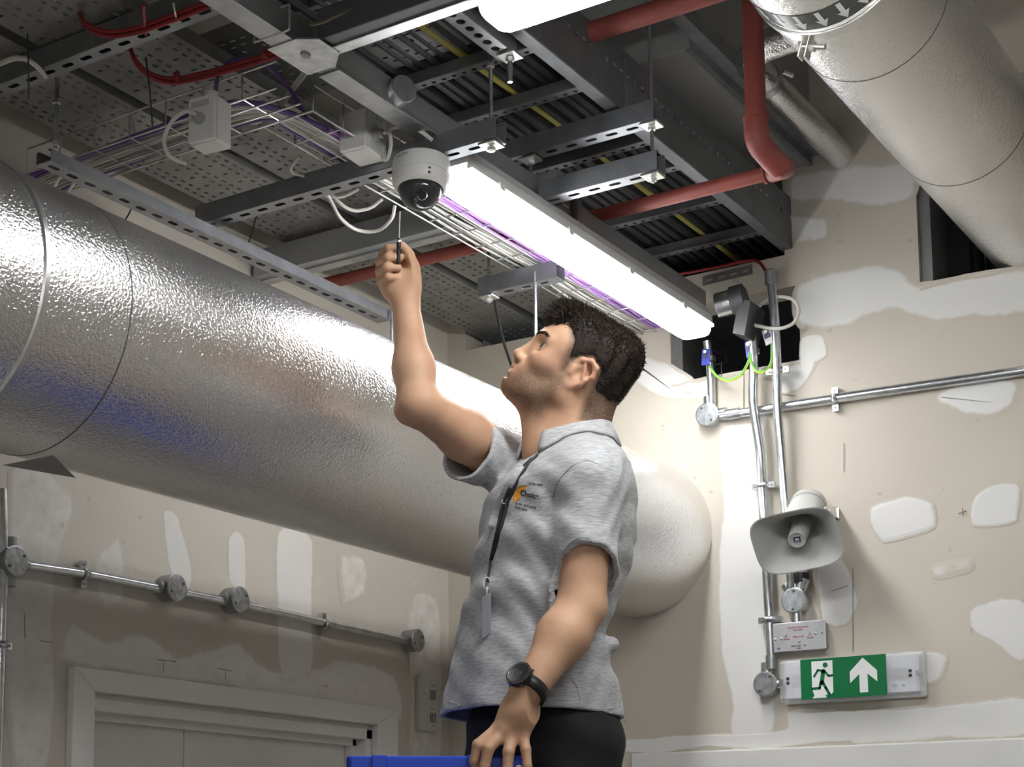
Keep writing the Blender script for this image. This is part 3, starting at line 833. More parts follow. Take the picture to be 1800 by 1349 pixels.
# ---- red fire cables
def redpair(name, pts, label):
    t = thing(name, label, 'cable', pts[0])
    sp = spline(pts, 8)
    MB().tube(sp, .0042, n=8).build('cable_strand', redc, t); MB().tube([p + V((.0, .004, -.0075)) for p in sp], .0042, n=8).build('cable_strand', redc, t)
    return t
t = redpair('red_fire_cable', pz((138, 20, 3.26), (150, 40, 3.22), (185, 55, 3.198), (235, 50, 3.195), (300, 28, 3.195), (360, 5, 3.195), (420, -20, 3.195)), 'pair of red cables strapped along the upper left strut')
MB().tube(fillet(pz((252, 10, 3.2), (254, 40, 3.19), (256, 60, 3.195)), .01), .0035).build('cable_tie', redc, t)
MB().tube(spline(pz((305, 5, 3.2), (308, 22, 3.188), (312, 36, 3.19), (318, 38, 3.195))), .0022).build('clip', zinc, t)
t = redpair('red_fire_cable', pz((228, 82, 3.25), (238, 105, 3.22), (262, 128, 3.2), (300, 138, 3.2), (350, 130, 3.2), (430, 108, 3.2), (520, 80, 3.2)), 'pair of red cables curving below the perforated tray beside the junction plate')
for x, y in ((310, 135), (465, 95)): MB().cyl(Pz(x, y - 8, 3.205), Pz(x, y + 8, 3.19), .006, n=8).build('cable_clip', redc, t)
cable('red_fire_cable', spline(pz((470, 470, 3.225), (560, 452, 3.225), (640, 430, 3.225), (700, 412, 3.225), (722, 402, 3.23), (728, 390, 3.25))), .0055, redc, 'red cable along the cross trunking just behind the raised hand')
cable('white_flex_run', spline(pz((480, 468, 3.22), (560, 448, 3.215), (620, 430, 3.21), (650, 408, 3.21), (656, 395, 3.225))), .006, offw, 'thick white flex lying along the cross trunking behind the raised hand')
# ---- junction boxes
def jbox(label, cpx, zz, w, h, d, face, ang):
    c = Pz(*cpx, zz) if face == 0 else Py(*cpx, face)
    t = thing('junction_box', label, 'junction box', c - EZ * h / 2)
    ca, sa = math.cos(ang), math.sin(ang); ux, uy = V((ca, sa, 0)), V((-sa, ca, 0))
    MB().obox(c, ux * w / 2, uy * d / 2, EZ * h / 2).build('box_body', white, t, bevel=.004)
    MB().obox(c - uy * (d / 2 + .004), ux * (w / 2 - .001), uy * .005, EZ * (h / 2 - .001)).build('box_lid', white, t, bevel=.003)
    return t, c, ux, uy
t, c, ux, uy = jbox('white junction box with a raised label and gland on the left basket branch', (371, 220), 3.160, .062, .092, .05, cy0 - .045, 0.12)
MB().obox(c - uy * .0345 + EZ * .030 - ux * .002, ux * .02, uy * .0004, EZ * .006).build('embossed_label', mat('label rim', (.45, .45, .43), .5), t)
MB().lathe([(0, .02), (.011, .02), (.012, .012), (.014, .012), (.014, 0), (0, 0)], c + EZ * .046 + ux * .002, EZ, n=12).build('cable_gland', white, t)
MB().lathe([(0, .022), (.008, .022), (.009, .008), (.012, .008), (.012, 0), (0, 0)], c - uy * .031 - EZ * .001 - ux * .002, -uy, n=12).build('cable_gland', grey_c, t)
g = c - uy * .05
cable('white_flex_loop', spline([g, g - uy * .02 + V((-.01, 0, .002)), g + V((-.05, -.012, -.004)), g + V((-.072, -.01, -.035)), g + V((-.066, 0, -.066)), g + V((-.05, .03, -.075))]), .0042, offw, 'white flex looping out of the face of the left junction box')
t, c, ux, uy = jbox('plain white junction box just left of the dome camera', (640, 243), 3.16, .065, .085, .075, 0, 0.08)
gp = c + ux * .033 - uy * .012 - EZ * .006
MB().lathe([(0, .02), (.009, .02), (.01, .01), (.013, .01), (.013, 0), (0, 0)], gp, ux, n=12).build('cable_gland', grey_c, t)
MB().obox(c + ux * .0335 + EZ * .034 + uy * .005, ux * .0004, uy * .012, EZ * .003).build('embossed_label', mat('label rim', (.45, .45, .43), .5), t)
gq = gp + ux * .02
cable('white_flex_loop', spline([gq, gq + V((.018, -.005, -.006)), gq + V((.026, -.01, -.035)), gq + V((.018, -.01, -.062)), gq + V((.006, -.01, -.06)), gq + V((.002, 0, -.03))]), .0042, offw, 'white flex loop hanging from the junction box beside the dome camera')
cable('white_flex_tail', spline([gq, gq + V((.03, 0, .004)), gq + V((.07, .01, -.004)), gq + V((.10, .03, -.03))]), .0042, offw, 'white flex tail passing behind the dome camera')
# loops below the basket
cable('white_flex_loop', spline(pz((555, 305, 3.17), (580, 350, 3.13), (600, 385, 3.1), (630, 405, 3.1), (665, 405, 3.1), (688, 385, 3.11), (694, 362, 3.14))), .0042, offw, 'lowest white flex loop hanging below the camera strut')
cable('white_flex_loop', spline(pz((575, 330, 3.16), (595, 355, 3.13), (620, 370, 3.12), (650, 366, 3.13), (672, 350, 3.15))), .004, offw, 'middle white flex loop hanging below the camera strut')
cable('white_flex_loop', spline(pz((548, 330, 3.15), (575, 345, 3.14), (600, 346, 3.14), (630, 333, 3.15))), .0035, offw, 'small upper white flex loop below the camera strut')
cable('white_flex_loop', spline(pz((525, 275, 3.17), (513, 292, 3.15), (514, 303, 3.14), (535, 310, 3.14), (560, 318, 3.15))), .0036, offw, 'small white flex loop under the basket corner')
cable('white_flex_drop', spline(pz((215, 150, 3.29), (226, 185, 3.27), (237, 225, 3.22), (240, 262, 3.17))), .0062, offw, 'white flex dropping from between the perforated trays to the left branch')
cable('white_flex_tail', spline(pz((0, 112, 3.2), (25, 103, 3.19), (50, 106, 3.19), (70, 122, 3.195), (80, 135, 3.2))), .005, offw, 'grey-white flex tail resting on the upper left strut')
# black cable ties hanging down
ties = [((48, 60), (50, 175), 3.22), ((256, 100), (268, 222), 3.2), ((452, 375), (434, 435), 3.2), ((232, 365), (218, 390), 3.1)]
for i, (a, b, z) in enumerate(ties):
    p = Pz(*a, z); d = p - CAM; q = CAM + ray(*b) * (d.dot(CF))
    o = MB().tube([p, p.lerp(q, .5) + V((.002, 0, 0)), q], .0022, n=4).build('cable_tie', black, base=p)
    tag(o, ['black cable tie end hanging at the far upper left', 'black cable tie end hanging beside the curved red cables', 'black tie end below the camera strut left end', 'black tie end behind the round duct top'][i], 'cable tie')
cable('black_flex', spline(pz((868, 515, 3.12), (872, 545, 3.1), (882, 590, 3.06), (893, 625, 3.02), (900, 645, 3.0))), .0042, black, 'thin black flex hanging past the face of the man')

# ---- dome camera
S2y = S2[0].y
dcp = Pz(741, 283, 3.100)
ax = (V((0.02, -0.10, -1))).normalized()
t = thing('dome_camera', 'white dome security camera with dark bubble under the slotted strut', 'camera', dcp)
cw_ = mat('camera white', (.66, .66, .64), .35)
MB().lathe([(0, 0), (.050, 0), (.0575, .003), (.0590, .008), (.0590, .037), (.0580, .0375), (.0580, .0385), (.0592, .039), (.0575, .052), (.0530, .062), (.0475, .066), (.0455, .064), (.044, .060), (0, .058)], dcp, ax, n=72).build('camera_body', cw_, t)
smoke = bpy.data.materials.new('smoked dome'); smoke.use_nodes = True
bs = smoke.node_tree.nodes['Principled BSDF']; bs.inputs['Base Color'].default_value = (.10, .10, .105, 1); bs.inputs['Roughness'].default_value = .03; bs.inputs['Transmission Weight'].default_value = .6; bs.inputs['IOR'].default_value = 1.45
clear = bpy.data.materials.new('clear dome rim'); clear.use_nodes = True
bs = clear.node_tree.nodes['Principled BSDF']; bs.inputs['Base Color'].default_value = (.95, .95, .96, 1); bs.inputs['Roughness'].default_value = .02; bs.inputs['Transmission Weight'].default_value = 1.0
prof = [(.0445 * math.cos(a), .0625 + .0445 * math.sin(a)) for a in np.linspace(0, math.pi / 2 - .02, 16)] + [(0, .107)]
MB().lathe(prof, dcp, ax, n=64).build('dome_bubble', smoke, t)
MB().lathe([(r * .90, h * .9 + .006) for r, h in prof[:-1]] + [(0, .1023)], dcp, ax, n=48).build('inner_liner', mat('lens liner', (.02, .02, .022), .25), t)
ln = dcp + ax * .085 + V((.022, -.026, -.005))
MB().lathe([(0, .012), (.008, .012), (.011, .008), (.011, 0), (0, 0)], ln, (.5, -.6, -.5), n=24).build('lens', mat('lens black', (.01, .01, .012), .08, coat=1), t)
for h in (.041, .05):
    b0 = dcp + ax * h + V((.045, -.036, 0)) * (1.0 if h < .045 else .98)
    MB().obox(b0, V((.0018, .0016, 0)), V((.0015, -.0012, 0)), EZ * (.002)).build('screw_slot', black, t)

# ---- silver insulated flexible ducts and dark things inside the right opening
for i, (x, r) in enumerate(((h4[0] + .07, .02), (h4[0] + .125, .03))):
    tag(MB().cyl((x, YW + .28, 2.9), (x, YW + .28, CEIL), r, n=20).build('riser_hose', mat('black hose', (.03, .03, .03), .25, .3, bump=.5, bscale=80), base=(x, YW + .28, 2.9)), ['thin dark riser pipe inside the right wall opening', 'thick shiny black riser hose inside the right wall opening'][i], 'pipe')
# ================================================================== things on the walls
def Wb(x, y, off=0.0):            # point standing off the back wall
    return Py(x, y, YW - off)
def Wl(x, y, off=0.0):
    return Px(x, y, XL + off)
def saddle(c, along, nrm, r, par, mt=None):
    """spacer-bar saddle round a conduit"""
    along, nrm = V(along).normalized(), V(nrm); s = along.cross(nrm)
    mb = MB(); N_ = 12
    pts = [c + s * ((r + .002) * math.cos(a)) + nrm * ((r + .002) * math.sin(a)) for a in np.linspace(0, math.pi, N_)]
    for q0, q1 in zip(pts[:-1], pts[1:]):
        mb.add([q0 - along * .007, q0 + along * .007, q1 + along * .007, q1 - along * .007], [(0, 1, 2, 3)], True)
    for k in (-1, 1):
        mb.obox(c + s * (k * (r + .009)) - nrm * (r * .55), s * .009, along * .007, nrm * (r * .55))
    o = mb.build('saddle', mt or galv_b, par, solid=.002)
    for k in (-1, 1):
        MB().cyl(c + s * (k * (r + .010)) , c + s * (k * (r + .010)) + nrm * .003, .0032, n=10).build('screw', galv_d, o)
    return o
def roundbox(name, label, c, nrm, r, d, outlets, par=None, holes_ang=.6, m=galv_b, cat='conduit box'):
    nrm = V(nrm)
    t = thing(name, label, cat, c - nrm * 0) if par is None else par
    MB().lathe([(r * .98, 0), (r, d * .1), (r, d * .86), (r * 1.02, d * .88), (r * 1.02, d * .99), (r * .98, d), (0, d)], c, nrm, n=40).build('box_body', m, t)
    MB().lathe([(r * .96, 0), (r * .93, .0012), (0, .0014)], c + nrm * d, nrm, n=40).build('box_lid', mat('spangled lid', (.55, .58, .61), .35, .85, .25, 70), t)
    a_, b_ = basis(nrm)
    for k in (0, 1):
        an = holes_ang + math.pi * k
        p = c + nrm * (d + .0014) + a_ * (r * .72 * math.cos(an)) + b_ * (r * .72 * math.sin(an))
        MB().cyl(p, p + nrm * .0012, .0032, n=12).build('lid_screw', mat('dark screw', (.12, .12, .12), .4, .7), t)
    for dv, ln, rr_ in outlets:
        dv = V(dv).normalized(); q = c + nrm * (d * .5)
        MB().cyl(q + dv * r * .8, q + dv * (r + ln), rr_, n=20).build('spout', m, t)
    return t
NB = V((0, -1, 0)); NL = V((1, 0, 0))
CRAD = .0125                                    # conduit radius

def conduit(label, pts, r=CRAD, saddles=(), nrm=NB, bend=.05, couplers=()):
    t = thing('steel_conduit', label, 'conduit', pts[0])
    MB().tube(fillet(pts, bend, 8) if len(pts) > 2 else pts, r, n=18).build('conduit_tube', galv_b, t)
    for p, al in saddles: saddle(p, al, nrm, r, t)
    for p, al in couplers:
        al = V(al); MB().cyl(p - al * .018, p + al * .018, r + .0022, n=20).build('coupler', galv, t)
    return t
off = .026
# two bent conduits dropping from the opening
pts = [Wb(1318, 540, off + .02), Wb(1326, 640, off + .02), Wb(1322, 700, off + .02), Wb(1337, 800, off + .015), Wb(1340, 860, off), Wb(1357, 1175, off)]
conduit('left of two vertical steel conduits, bent, ending in the lower round box', pts,
        saddles=[(Wb(1341, 854, off), EZ), (Wb(1353, 1090, off), EZ)], couplers=[(Wb(1356, 1165, off), EZ)], bend=.07)
pts = [Wb(1353, 475, off + .02), Wb(1362, 560, off + .02), Wb(1366, 640, off + .02), Wb(1366, 720, off + .02), Wb(1376, 830, off + .01), Wb(1391, 1022, off), Wb(1391, 1035, off)]
conduit('right of two vertical steel conduits, bent, passing behind the horn speaker', pts,
        saddles=[(Wb(1366, 652, off + .016), EZ)], couplers=[(Wb(1354, 488, off + .02), EZ)], bend=.07)
# horizontal conduit and short vertical to the left round box
hb = Wb(1250, 733, .0)
hz = hb.z
he = Wb(1800, 652, off).z
conduit('long horizontal steel conduit on the back wall running right from a round box', [Wb(1268, 731, .016), Wb(1320, 724, .016), Wb(1540, 690, .016), Wb(1980, 626, .016)], saddles=[(Wb(1468, 702, .016), EX)], couplers=[(Wb(1290, 728, .016), EX)])
conduit('short vertical conduit from the wall opening down to the left round box', [Wb(1243, 600, .03), Wb(1250, 660, .02), Wb(1251, 715, .016)], r=.0115)
roundbox('conduit_box', 'round steel conduit box left of the vertical conduits, lid facing out', hb, NB, .0315, .03, [(EX, .02, .015), (EZ, .02, .014)], holes_ang=2.2)
roundbox('conduit_box', 'round steel conduit box at the foot of the left conduit beside the exit sign', Wb(1354, 1205, 0), NB, .0315, .036, [(EZ, .025, .016), (EX, .014, .013)], holes_ang=.9)
roundbox('conduit_box', 'round steel conduit box between the horn speaker and the switch plate', Wb(1404, 1059, 0), NB, .0325, .036, [(V((-.5, 0, .9)), .02, .0145), (V((.42, 0, .9)), .03, .0145), (-EZ, .03, .014)], holes_ang=1.5)
MB_b = MB().cyl(Wb(1411, 1008, .018), Wb(1411, 1025, .018), .0152, n=20).build('tape_wrap', black, base=Wb(1411, 1020, .018))
tag(MB_b, 'band of black tape round the stub under the horn speaker', 'tape')
conduit('short capped conduit stub beside the round box under the horn speaker', [Wb(1410, 960, .018), Wb(1411, 1035, .018)], r=.0135)

# earth clamps, cables and loop
blue = mat('blue tag', (.03, .05, .42), .45)
gy = mat('green yellow earth', (.62, .66, .06), .45)
grn = mat('green stripe', (.12, .42, .08), .45)
def eclamp(label, x, y, col, tilt):
    c = Wb(x, y, .055)
    t = thing('earth_tag', label, 'earth clamp', c)
    ux = V((math.cos(tilt), 0, math.sin(tilt))); uz = V((-math.sin(tilt), 0, math.cos(tilt)))
    MB().obox(c, ux * .012, EY * .0015, uz * .022).build('tag_plate', col, t, bevel=.001)
    MB().obox(c + uz * .002 - EY * .002, ux * .009, EY * .0006, uz * .006).build('tag_print', mat('tag print', (.05, .05, .12), .5), t)
    MB().cyl(c + uz * .012 - EY * .002, c + uz * .012 - EY * .010, .0055, n=6, smooth=False).build('screw', zinc, t)
    MB().lathe([(.0145, -.006), (.016, -.006), (.016, .006), (.0145, .006)], V((c.x, YW - .03, c.z)), EZ, n=20).build('clamp_band', zinc, t)
    return c
c1 = eclamp('blue earth tag on the leftmost short conduit under the batten end', 1241, 628, blue, -.08)
c2 = eclamp('blue earth tag on the left bent conduit in the wall opening', 1318, 614, blue, .1)
c3 = eclamp('grey earth clamp on the right bent conduit below the white loop', 1350, 592, mat('grey tag', (.55, .55, .55), .4), .25)
def striped(name, label, pts):
    t = thing(name, label, 'cable', pts[0])
    sp = spline(pts, 8)
    MB().tube(sp, .0034, n=8).build('yellow_sheath', gy, t)
    MB().tube([p + V((0, -.0016, .0016)) for p in sp], .0026, n=8).build('green_stripe', grn, t)
    return t
striped('earth_cable', 'yellow and green earth wire hanging between the two blue tags', [Wb(1247, 645, .055), Wb(1262, 663, .058), Wb(1282, 669, .06), Wb(1302, 660, .058), Wb(1315, 638, .055), Wb(1318, 622, .055)])
striped('earth_cable', 'short green-yellow earth wire hanging below the grey clamp', [Wb(1321, 622, .055), Wb(1322, 640, .058), Wb(1332, 654, .06), Wb(1346, 652, .058), Wb(1356, 636, .055), Wb(1357, 605, .055)])
cable('white_cable_loop', spline([Wb(1316, 568, .07), Wb(1335, 574, .065), Wb(1368, 578, .06), Wb(1395, 568, .05), Wb(1404, 545, .045), Wb(1394, 527, .04), Wb(1368, 522, .04), Wb(1342, 532, .04), Wb(1326, 552, .045), Wb(1320, 575, .03)], 8), .0048, offw, 'white cable curled in a ring at the wall opening', None, n=8)
cable('red_fire_cable', spline([Wb(1195, 482, .012), Wb(1260, 470, .01), Wb(1315, 458, .01), Wb(1335, 462, .018), Wb(1347, 478, .046)], 8), .0045, redc, 'red cable on the wall header dropping into the right conduit', None, n=8)
mb = MB(); a_, b_ = Wb(1235, 485, .004), Wb(1322, 464, .004)
slotted(mb, V((a_.x, YW - .004, a_.z - .028)), (b_ - a_), EZ, (b_ - a_).length, [(.012, .02, .007, .035, .01)], .026)
tag(mb.build('perforated_band', galv_d, None, solid=.0015, base=a_), 'grey perforated strap fixed to the wall header under the red cable', 'strap')

# ---- horn speaker
hornm = mat('horn grey', (.50, .50, .48), .45)
mc = Wb(1400, 952, .21)                          # mouth centre
ax = (V((.14, -.78, -.56))).normalized()          # where it points
upv = EZ - ax * EZ.dot(ax); upv.normalize(); sd = ax.cross(upv).normalized()
upv, sd = upv * math.cos(.13) + sd * math.sin(.13), sd * math.cos(.13) - upv * math.sin(.13)
t = thing('horn_speaker', 'grey horn loudspeaker with rectangular flared mouth on the back wall', 'loudspeaker', mc - ax * .2)
def sup(a, w, h, e):            # superellipse point
    c, s = math.cos(a), math.sin(a)
    return sd * (w * math.copysign(abs(c) ** e, c)) + upv * (h * math.copysign(abs(s) ** e, s))
st = [(0, .108, .082, .5), (.008, .100, .076, .5), (.035, .082, .062, .58), (.068, .068, .052, .7), (.10, .058, .047, .82), (.14, .051, .045, .95), (.19, .047, .045, 1), (.222, .046, .045, 1), (.23, .040, .039, 1)]
n = 56; vs = []
for d, w, h, e in st:
    vs += [mc - ax * d + sup(2 * math.pi * i / n, w, h, e) for i in range(n)]
inn = [(0, .105, .079, .5), (.008, .096, .072, .5), (.03, .077, .057, .6), (.055, .062, .046, .75), (.09, .048, .038, .95), (.12, .03, .028, 1), (.121, .0005, .0005, 1)]
for d, w, h, e in inn:
    vs += [mc - ax * d + sup(2 * math.pi * i / n, w, h, e) for i in range(n)]
fs = []
def band(r0, r1):
    for i in range(n): fs.append((r0 * n + i, r0 * n + (i + 1) % n, r1 * n + (i + 1) % n, r1 * n + i))
for k in range(len(st) - 1): band(k, k + 1)
q = len(st)
for k in range(len(inn) - 1): band(q + k, q + k + 1)
band(0, q)
fs.append(tuple((len(st) - 1) * n + i for i in range(n)))
MB().add(vs, fs, True).build('horn', hornm, t)
MB().lathe([(.0245, -.125), (.0235, -.05), (.0225, -.012), (.0215, -.008), (.0185, -.0075), (.018, -.011), (0, -.011)], mc, ax, n=36).build('driver_plug', hornm, t)
bq = mc + ax * -.0105
MB().obox(bq, sd * .0085, upv * .007, ax * .0006).build('maker_badge', mat('badge dark', (.03, .03, .06), .4), t)
MB().obox(bq + ax * .0008 + upv * .001, sd * .005, upv * .0022, ax * .0003).build('badge_mark', white, t)
MB().obox(bq + ax * .0008 - upv * .0042, sd * .0055, upv * .0008, ax * .0003).build('badge_mark', white, t)
MB().lathe([(.0472, 0), (.0478, .001), (.0478, .002), (.0472, .003)], mc - ax * .195, ax, n=40).build('housing_seam', mat('seam grey', (.35, .35, .34), .5), t)
pv = mc - ax * .15
bk = MB()
for k in (-1, 1):
    bk.obox(pv + sd * (k * .056) + V((0, .035, .005)), sd * .0018, V((0, .045, .008)), EZ * .014)
wy = YW - .004
bk.box((pv.x - .06, wy - .003, pv.z - .0), (pv.x + .06, wy, pv.z + .03))
br = bk.build('u_bracket', zinc, t)
for k in (-1, 1): MB().cyl(pv + sd * (k * .048), pv + sd * (k * .064), .007, n=14).build('bracket_bolt', zinc, t)

# ---- switch plate with printed warnings
pc = Wb(1404, 1119, .030)
t = thing('connection_unit', 'flat aluminium cover plate with red warning print above the exit sign', 'switch plate', pc)
w2, h2_ = .072, .0375
MB().box((pc.x - w2 + .004, YW - .027, pc.z - h2_ + .004), (pc.x + w2 - .004, YW, pc.z + h2_ - .004)).build('back_box', galv, t, bevel=.004)
plate = mat('aluminium plate', (.62, .63, .65), .4, .7, .04, 8)
MB().box((pc.x - w2, pc.y - .002, pc.z - h2_), (pc.x + w2, pc.y + .002, pc.z + h2_)).build('cover_plate', plate, t, bevel=.0018, seg=3)
py_ = pc.y - .0026
redk = mat('red print', (.45, .06, .06), .6); blk = mat('black print', (.03, .03, .03), .6)
for dx, dz in ((-.062, -.004), (-.046, -.003), (.046, .004), (.062, .005), (.002, -.014)):
    MB().sphere((pc.x + dx, py_, pc.z + dz), .0032, 12, 8).build('screw', zinc, t)
for dx in (-.032, .031):
    tri = [V((pc.x + dx - .008, py_, pc.z - .006)), V((pc.x + dx + .008, py_, pc.z - .006)), V((pc.x + dx, py_, pc.z + .008))]
    MB().tube(tri + [tri[0], tri[1]], .0006, n=4).build('warning_triangle', redk, t)
    MB().box((pc.x + dx - .0005, py_ - .0004, pc.z - .003), (pc.x + dx + .0005, py_, pc.z + .004)).build('warning_mark', redk, t)
def text(par, body, size, loc, rot, m, name='printed_text', ext=.0003, align='CENTER', bold=0):
    cu = bpy.data.curves.new('t', 'FONT'); cu.body = body; cu.size = size; cu.align_x = align; cu.extrude = ext; cu.offset = bold
    o = bpy.data.objects.new('t', cu); COL.objects.link(o)
    ev = o.evaluated_get(bpy.context.evaluated_depsgraph_get()); me = ev.to_mesh()
    R3 = __import__('mathutils').Euler(rot).to_matrix()
    vs = [V(loc) + R3 @ v.co for v in me.vertices]; fs = [tuple(p.vertices) for p in me.polygons]
    ev.to_mesh_clear(); bpy.data.objects.remove(o); bpy.data.curves.remove(cu)
    return MB().add(vs, fs).build(name, m, par)
RB = (math.pi / 2, 0, 0)
text(t, 'DO NOT SWITCH OFF', .0055, (pc.x, py_, pc.z + .021), RB, redk)
text(t, 'THIS SUPPLY', .0050, (pc.x, py_, pc.z + .0145), RB, redk)
text(t, 'FIRE ALARM', .0055, (pc.x, py_, pc.z - .003), RB, redk)
text(t, 'SPUR UNIT   13A', .0055, (pc.x, py_, pc.z - .0265), RB, blk)
text(t, 'CE', .007, (pc.x - .054, py_, pc.z - .031), RB, blk)
text(t, 'FUSED', .0045, (pc.x, py_, pc.z - .0325), RB, redk)

# ---- exit sign
ec_ = Wb(1503, 1194, .0)
SW, SH, SD = .182, .0565, .06
tilt = .0
t = thing('exit_sign', 'green emergency exit sign with running figure and up arrow, clear ends', 'exit sign', ec_)
MB().box((ec_.x - SW, YW - .014, ec_.z - SH), (ec_.x + SW, YW, ec_.z + SH)).build('base', white, t, bevel=.006, seg=3)
MB().box((ec_.x - SW + .01, YW - .030, ec_.z - SH + .012), (ec_.x + SW - .01, YW - .014, ec_.z + SH - .012)).build('gear_tray', mat('gear tray white', (.68, .69, .74), .5), t, bevel=.003)
clr = bpy.data.materials.new('clear prismatic cover'); clr.use_nodes = True
nt = clr.node_tree; bsd = nt.nodes['Principled BSDF']; bsd.inputs['Base Color'].default_value = (.93, .94, .97, 1); bsd.inputs['Roughness'].default_value = .08
mx = nt.nodes.new('ShaderNodeMixShader'); tp = nt.nodes.new('ShaderNodeBsdfTransparent'); mx.inputs[0].default_value = .30
nt.links.new(tp.outputs[0], mx.inputs[1]); nt.links.new(bsd.outputs[0], mx.inputs[2]); nt.links.new(mx.outputs[0], nt.nodes['Material Output'].inputs[0])
sec = [(-SH, -.012), (-SH, -.030), (-SH * .93, -.045), (-SH * .80, -.052), (0, -.053), (SH * .80, -.052), (SH * .93, -.045), (SH, -.030), (SH, -.012)]
stn = [(-SW, .80), (-SW + .006, .93), (-SW + .014, 1), (SW - .014, 1), (SW - .006, .93), (SW, .80)]
vs = [(ec_.x + x, YW + (yy if s_ == 1 else max(yy * s_, yy)) , ec_.z + z * (.94 + .06 * s_)) for x, s_ in stn for z, yy in sec]
n = len(sec)
fs = [(i * n + j, i * n + j + 1, (i + 1) * n + j + 1, (i + 1) * n + j) for i in range(len(stn) - 1) for j in range(n - 1)] + [tuple(range(n)), tuple((len(stn) - 1) * n + j for j in range(n))[::-1]]
MB().add(vs, fs).build('clear_cover', clr, t)
for k in (-1, 1):
    MB().cyl((ec_.x + k * (SW - .008), YW - .054, ec_.z), (ec_.x + k * (SW - .008), YW - .045, ec_.z), .0065, n=16).build('cover_screw', zinc, t)
    for dz in (-.006, .005): MB().box((ec_.x + k * (SW - .026) - .004, YW - .0535, ec_.z + dz - .004), (ec_.x + k * (SW - .026) + .004, YW - .0531, ec_.z + dz + .004)).build('cover_mark', blk, t)
for dx in (.092, .112): MB().sphere((ec_.x + dx + .02, YW - .031, ec_.z - .027), .003, 10, 6).build('indicator', blk, t)
for k in range(9): MB().box((ec_.x + .098, YW - .0335, ec_.z - .012 + k * .0035), (ec_.x + .142, YW - .030, ec_.z - .0105 + k * .0035)).build('prism_rib', white, t)
MB().box((ec_.x - .155, YW - .032, ec_.z - .012), (ec_.x - .125, YW - .0302, ec_.z + .015)).build('terminal_block', mat('terminal grey', (.5, .5, .56), .4), t)
fy = YW - .0555
green = mat('exit green', (.005, .17, .055), .3)
gx0, gx1 = ec_.x - .121, ec_.x + .098
gh = SH * .9
MB().box((gx0, fy, ec_.z - gh), (gx1, fy + .0016, ec_.z + gh)).build('legend_panel', green, t)
wl = mat('legend white', (.86, .86, .86), .35)
def flat(name, poly, m, y, par=t, ox=0, oz=0, sx=1):
    MB().prism([V((ox + x * sx, y, oz + z * sx)) for x, z in poly], (0, .0005, 0)).build(name, m, par)
gw = gx1 - gx0
def gpt(u, v): return (gx0 + (u - 270) / (1275 - 270) * gw, ec_.z + gh - (v) / 470 * 2 * gh)
# polygons traced in sign units (u across 270..1275, v down 0..470)
door = [gpt(*p) for p in [(405, 30), (655, 30), (655, 400), (610, 440), (590, 425), (560, 430), (575, 460), (405, 460), (430, 430), (410, 375), (405, 330)]]
flat('doorway', door, wl, fy - .0006)
arrow = [gpt(*p) for p in [(1010, 25), (1170, 180), (1170, 310), (1060, 212), (1060, 425), (965, 425), (965, 212), (855, 310), (855, 180)]]
flat('up_arrow', arrow, wl, fy - .0006)
hc = gpt(570, 80)
MB().cyl((hc[0], fy - .0012, hc[1]), (hc[0], fy - .0006, hc[1]), .0066, n=24).build('figure_head', green, t)
def limb(pts, w):
    mb = MB()
    P = [gpt(*p) for p in pts]
    for (x0, z0), (x1, z1) in zip(P[:-1], P[1:]):
        d = V((x1 - x0, 0, z1 - z0)); s_ = V((-d.z, 0, d.x)).normalized() * w
        a, b = V((x0, fy - .0012, z0)), V((x1, fy - .0012, z1))
        mb.add([a + s_, b + s_, b - s_, a - s_], [(0, 1, 2, 3)])
        mb.lathe([(0, 0), (w, 0)], b, EY, n=12); mb.lathe([(0, 0), (w, 0)], a, EY, n=12)
    return mb
limb([(545, 150), (520, 290)], .0055).build('figure_body', green, t)
limb([(560, 150), (480, 135), (435, 205)], .0028).build('figure_arm', green, t)
limb([(560, 150), (605, 210), (655, 205)], .0028).build('figure_arm', green, t)
limb([(510, 280), (495, 345), (400, 350)], .0033).build('figure_leg', green, t)
limb([(530, 270), (570, 350), (610, 425)], .0036).build('figure_leg', green, t)

# ================================================================== left wall conduit run
lo = .018
A, B = Wl(20, 991, lo), Wl(722, 1130, lo)
zc_ = (A.z + Wl(567, 1095, lo).z) / 2
b1, b2, b3 = Wl(288, 1036, 0), Wl(400, 1057, 0), Wl(714, 1128, 0)
conduit('horizontal steel conduit on the left wall above the door', [V((XL + lo, A.y - .02, A.z)), V((XL + lo, Wl(148, 1009, lo).y, Wl(148, 1009, lo).z)), V((XL + lo, b1.y, Wl(288, 1036, lo).z)), V((XL + lo, b2.y, Wl(400, 1058, lo).z)), V((XL + lo, b3.y, Wl(714, 1128, lo).z))], r=.0115, nrm=NL, saddles=[(Wl(148, 1010, lo), EY), (Wl(570, 1098, lo), EY)], bend=.02)
for p, l, s in ((b1, 'round conduit box with stamped lid, left of the pair above the door', 1), (b2, 'round conduit box with stamped lid, right of the pair above the door', 1), (b3, 'round conduit box ending the conduit run near the detector', 0)):
    q = V((XL, p.y, p.z))
    t = roundbox('conduit_box', l, q, NL, .032, .042, [(EY, .012, .014), (-EY, .012, .014)] if s else [(-EY, .014, .014)], holes_ang=.5, m=galv)
    if s:
        text(t, 'BESA', .011, q + NL * .0438, (math.pi / 2 + .0, .55, math.pi / 2), mat('stamp', (.75, .75, .75), .4), ext=.0002)
roundbox('conduit_box', 'tee conduit box at the left frame edge where the run starts', Wl(6, 990, 0), NL, .032, .04, [(EY, .014, .014), (EZ, .02, .014), (-EZ, .02, .014)], m=galv)
conduit('vertical steel conduit at the left frame edge above the tee box', [Wl(3, 860, lo), Wl(6, 985, lo)], r=.0115, nrm=NL)
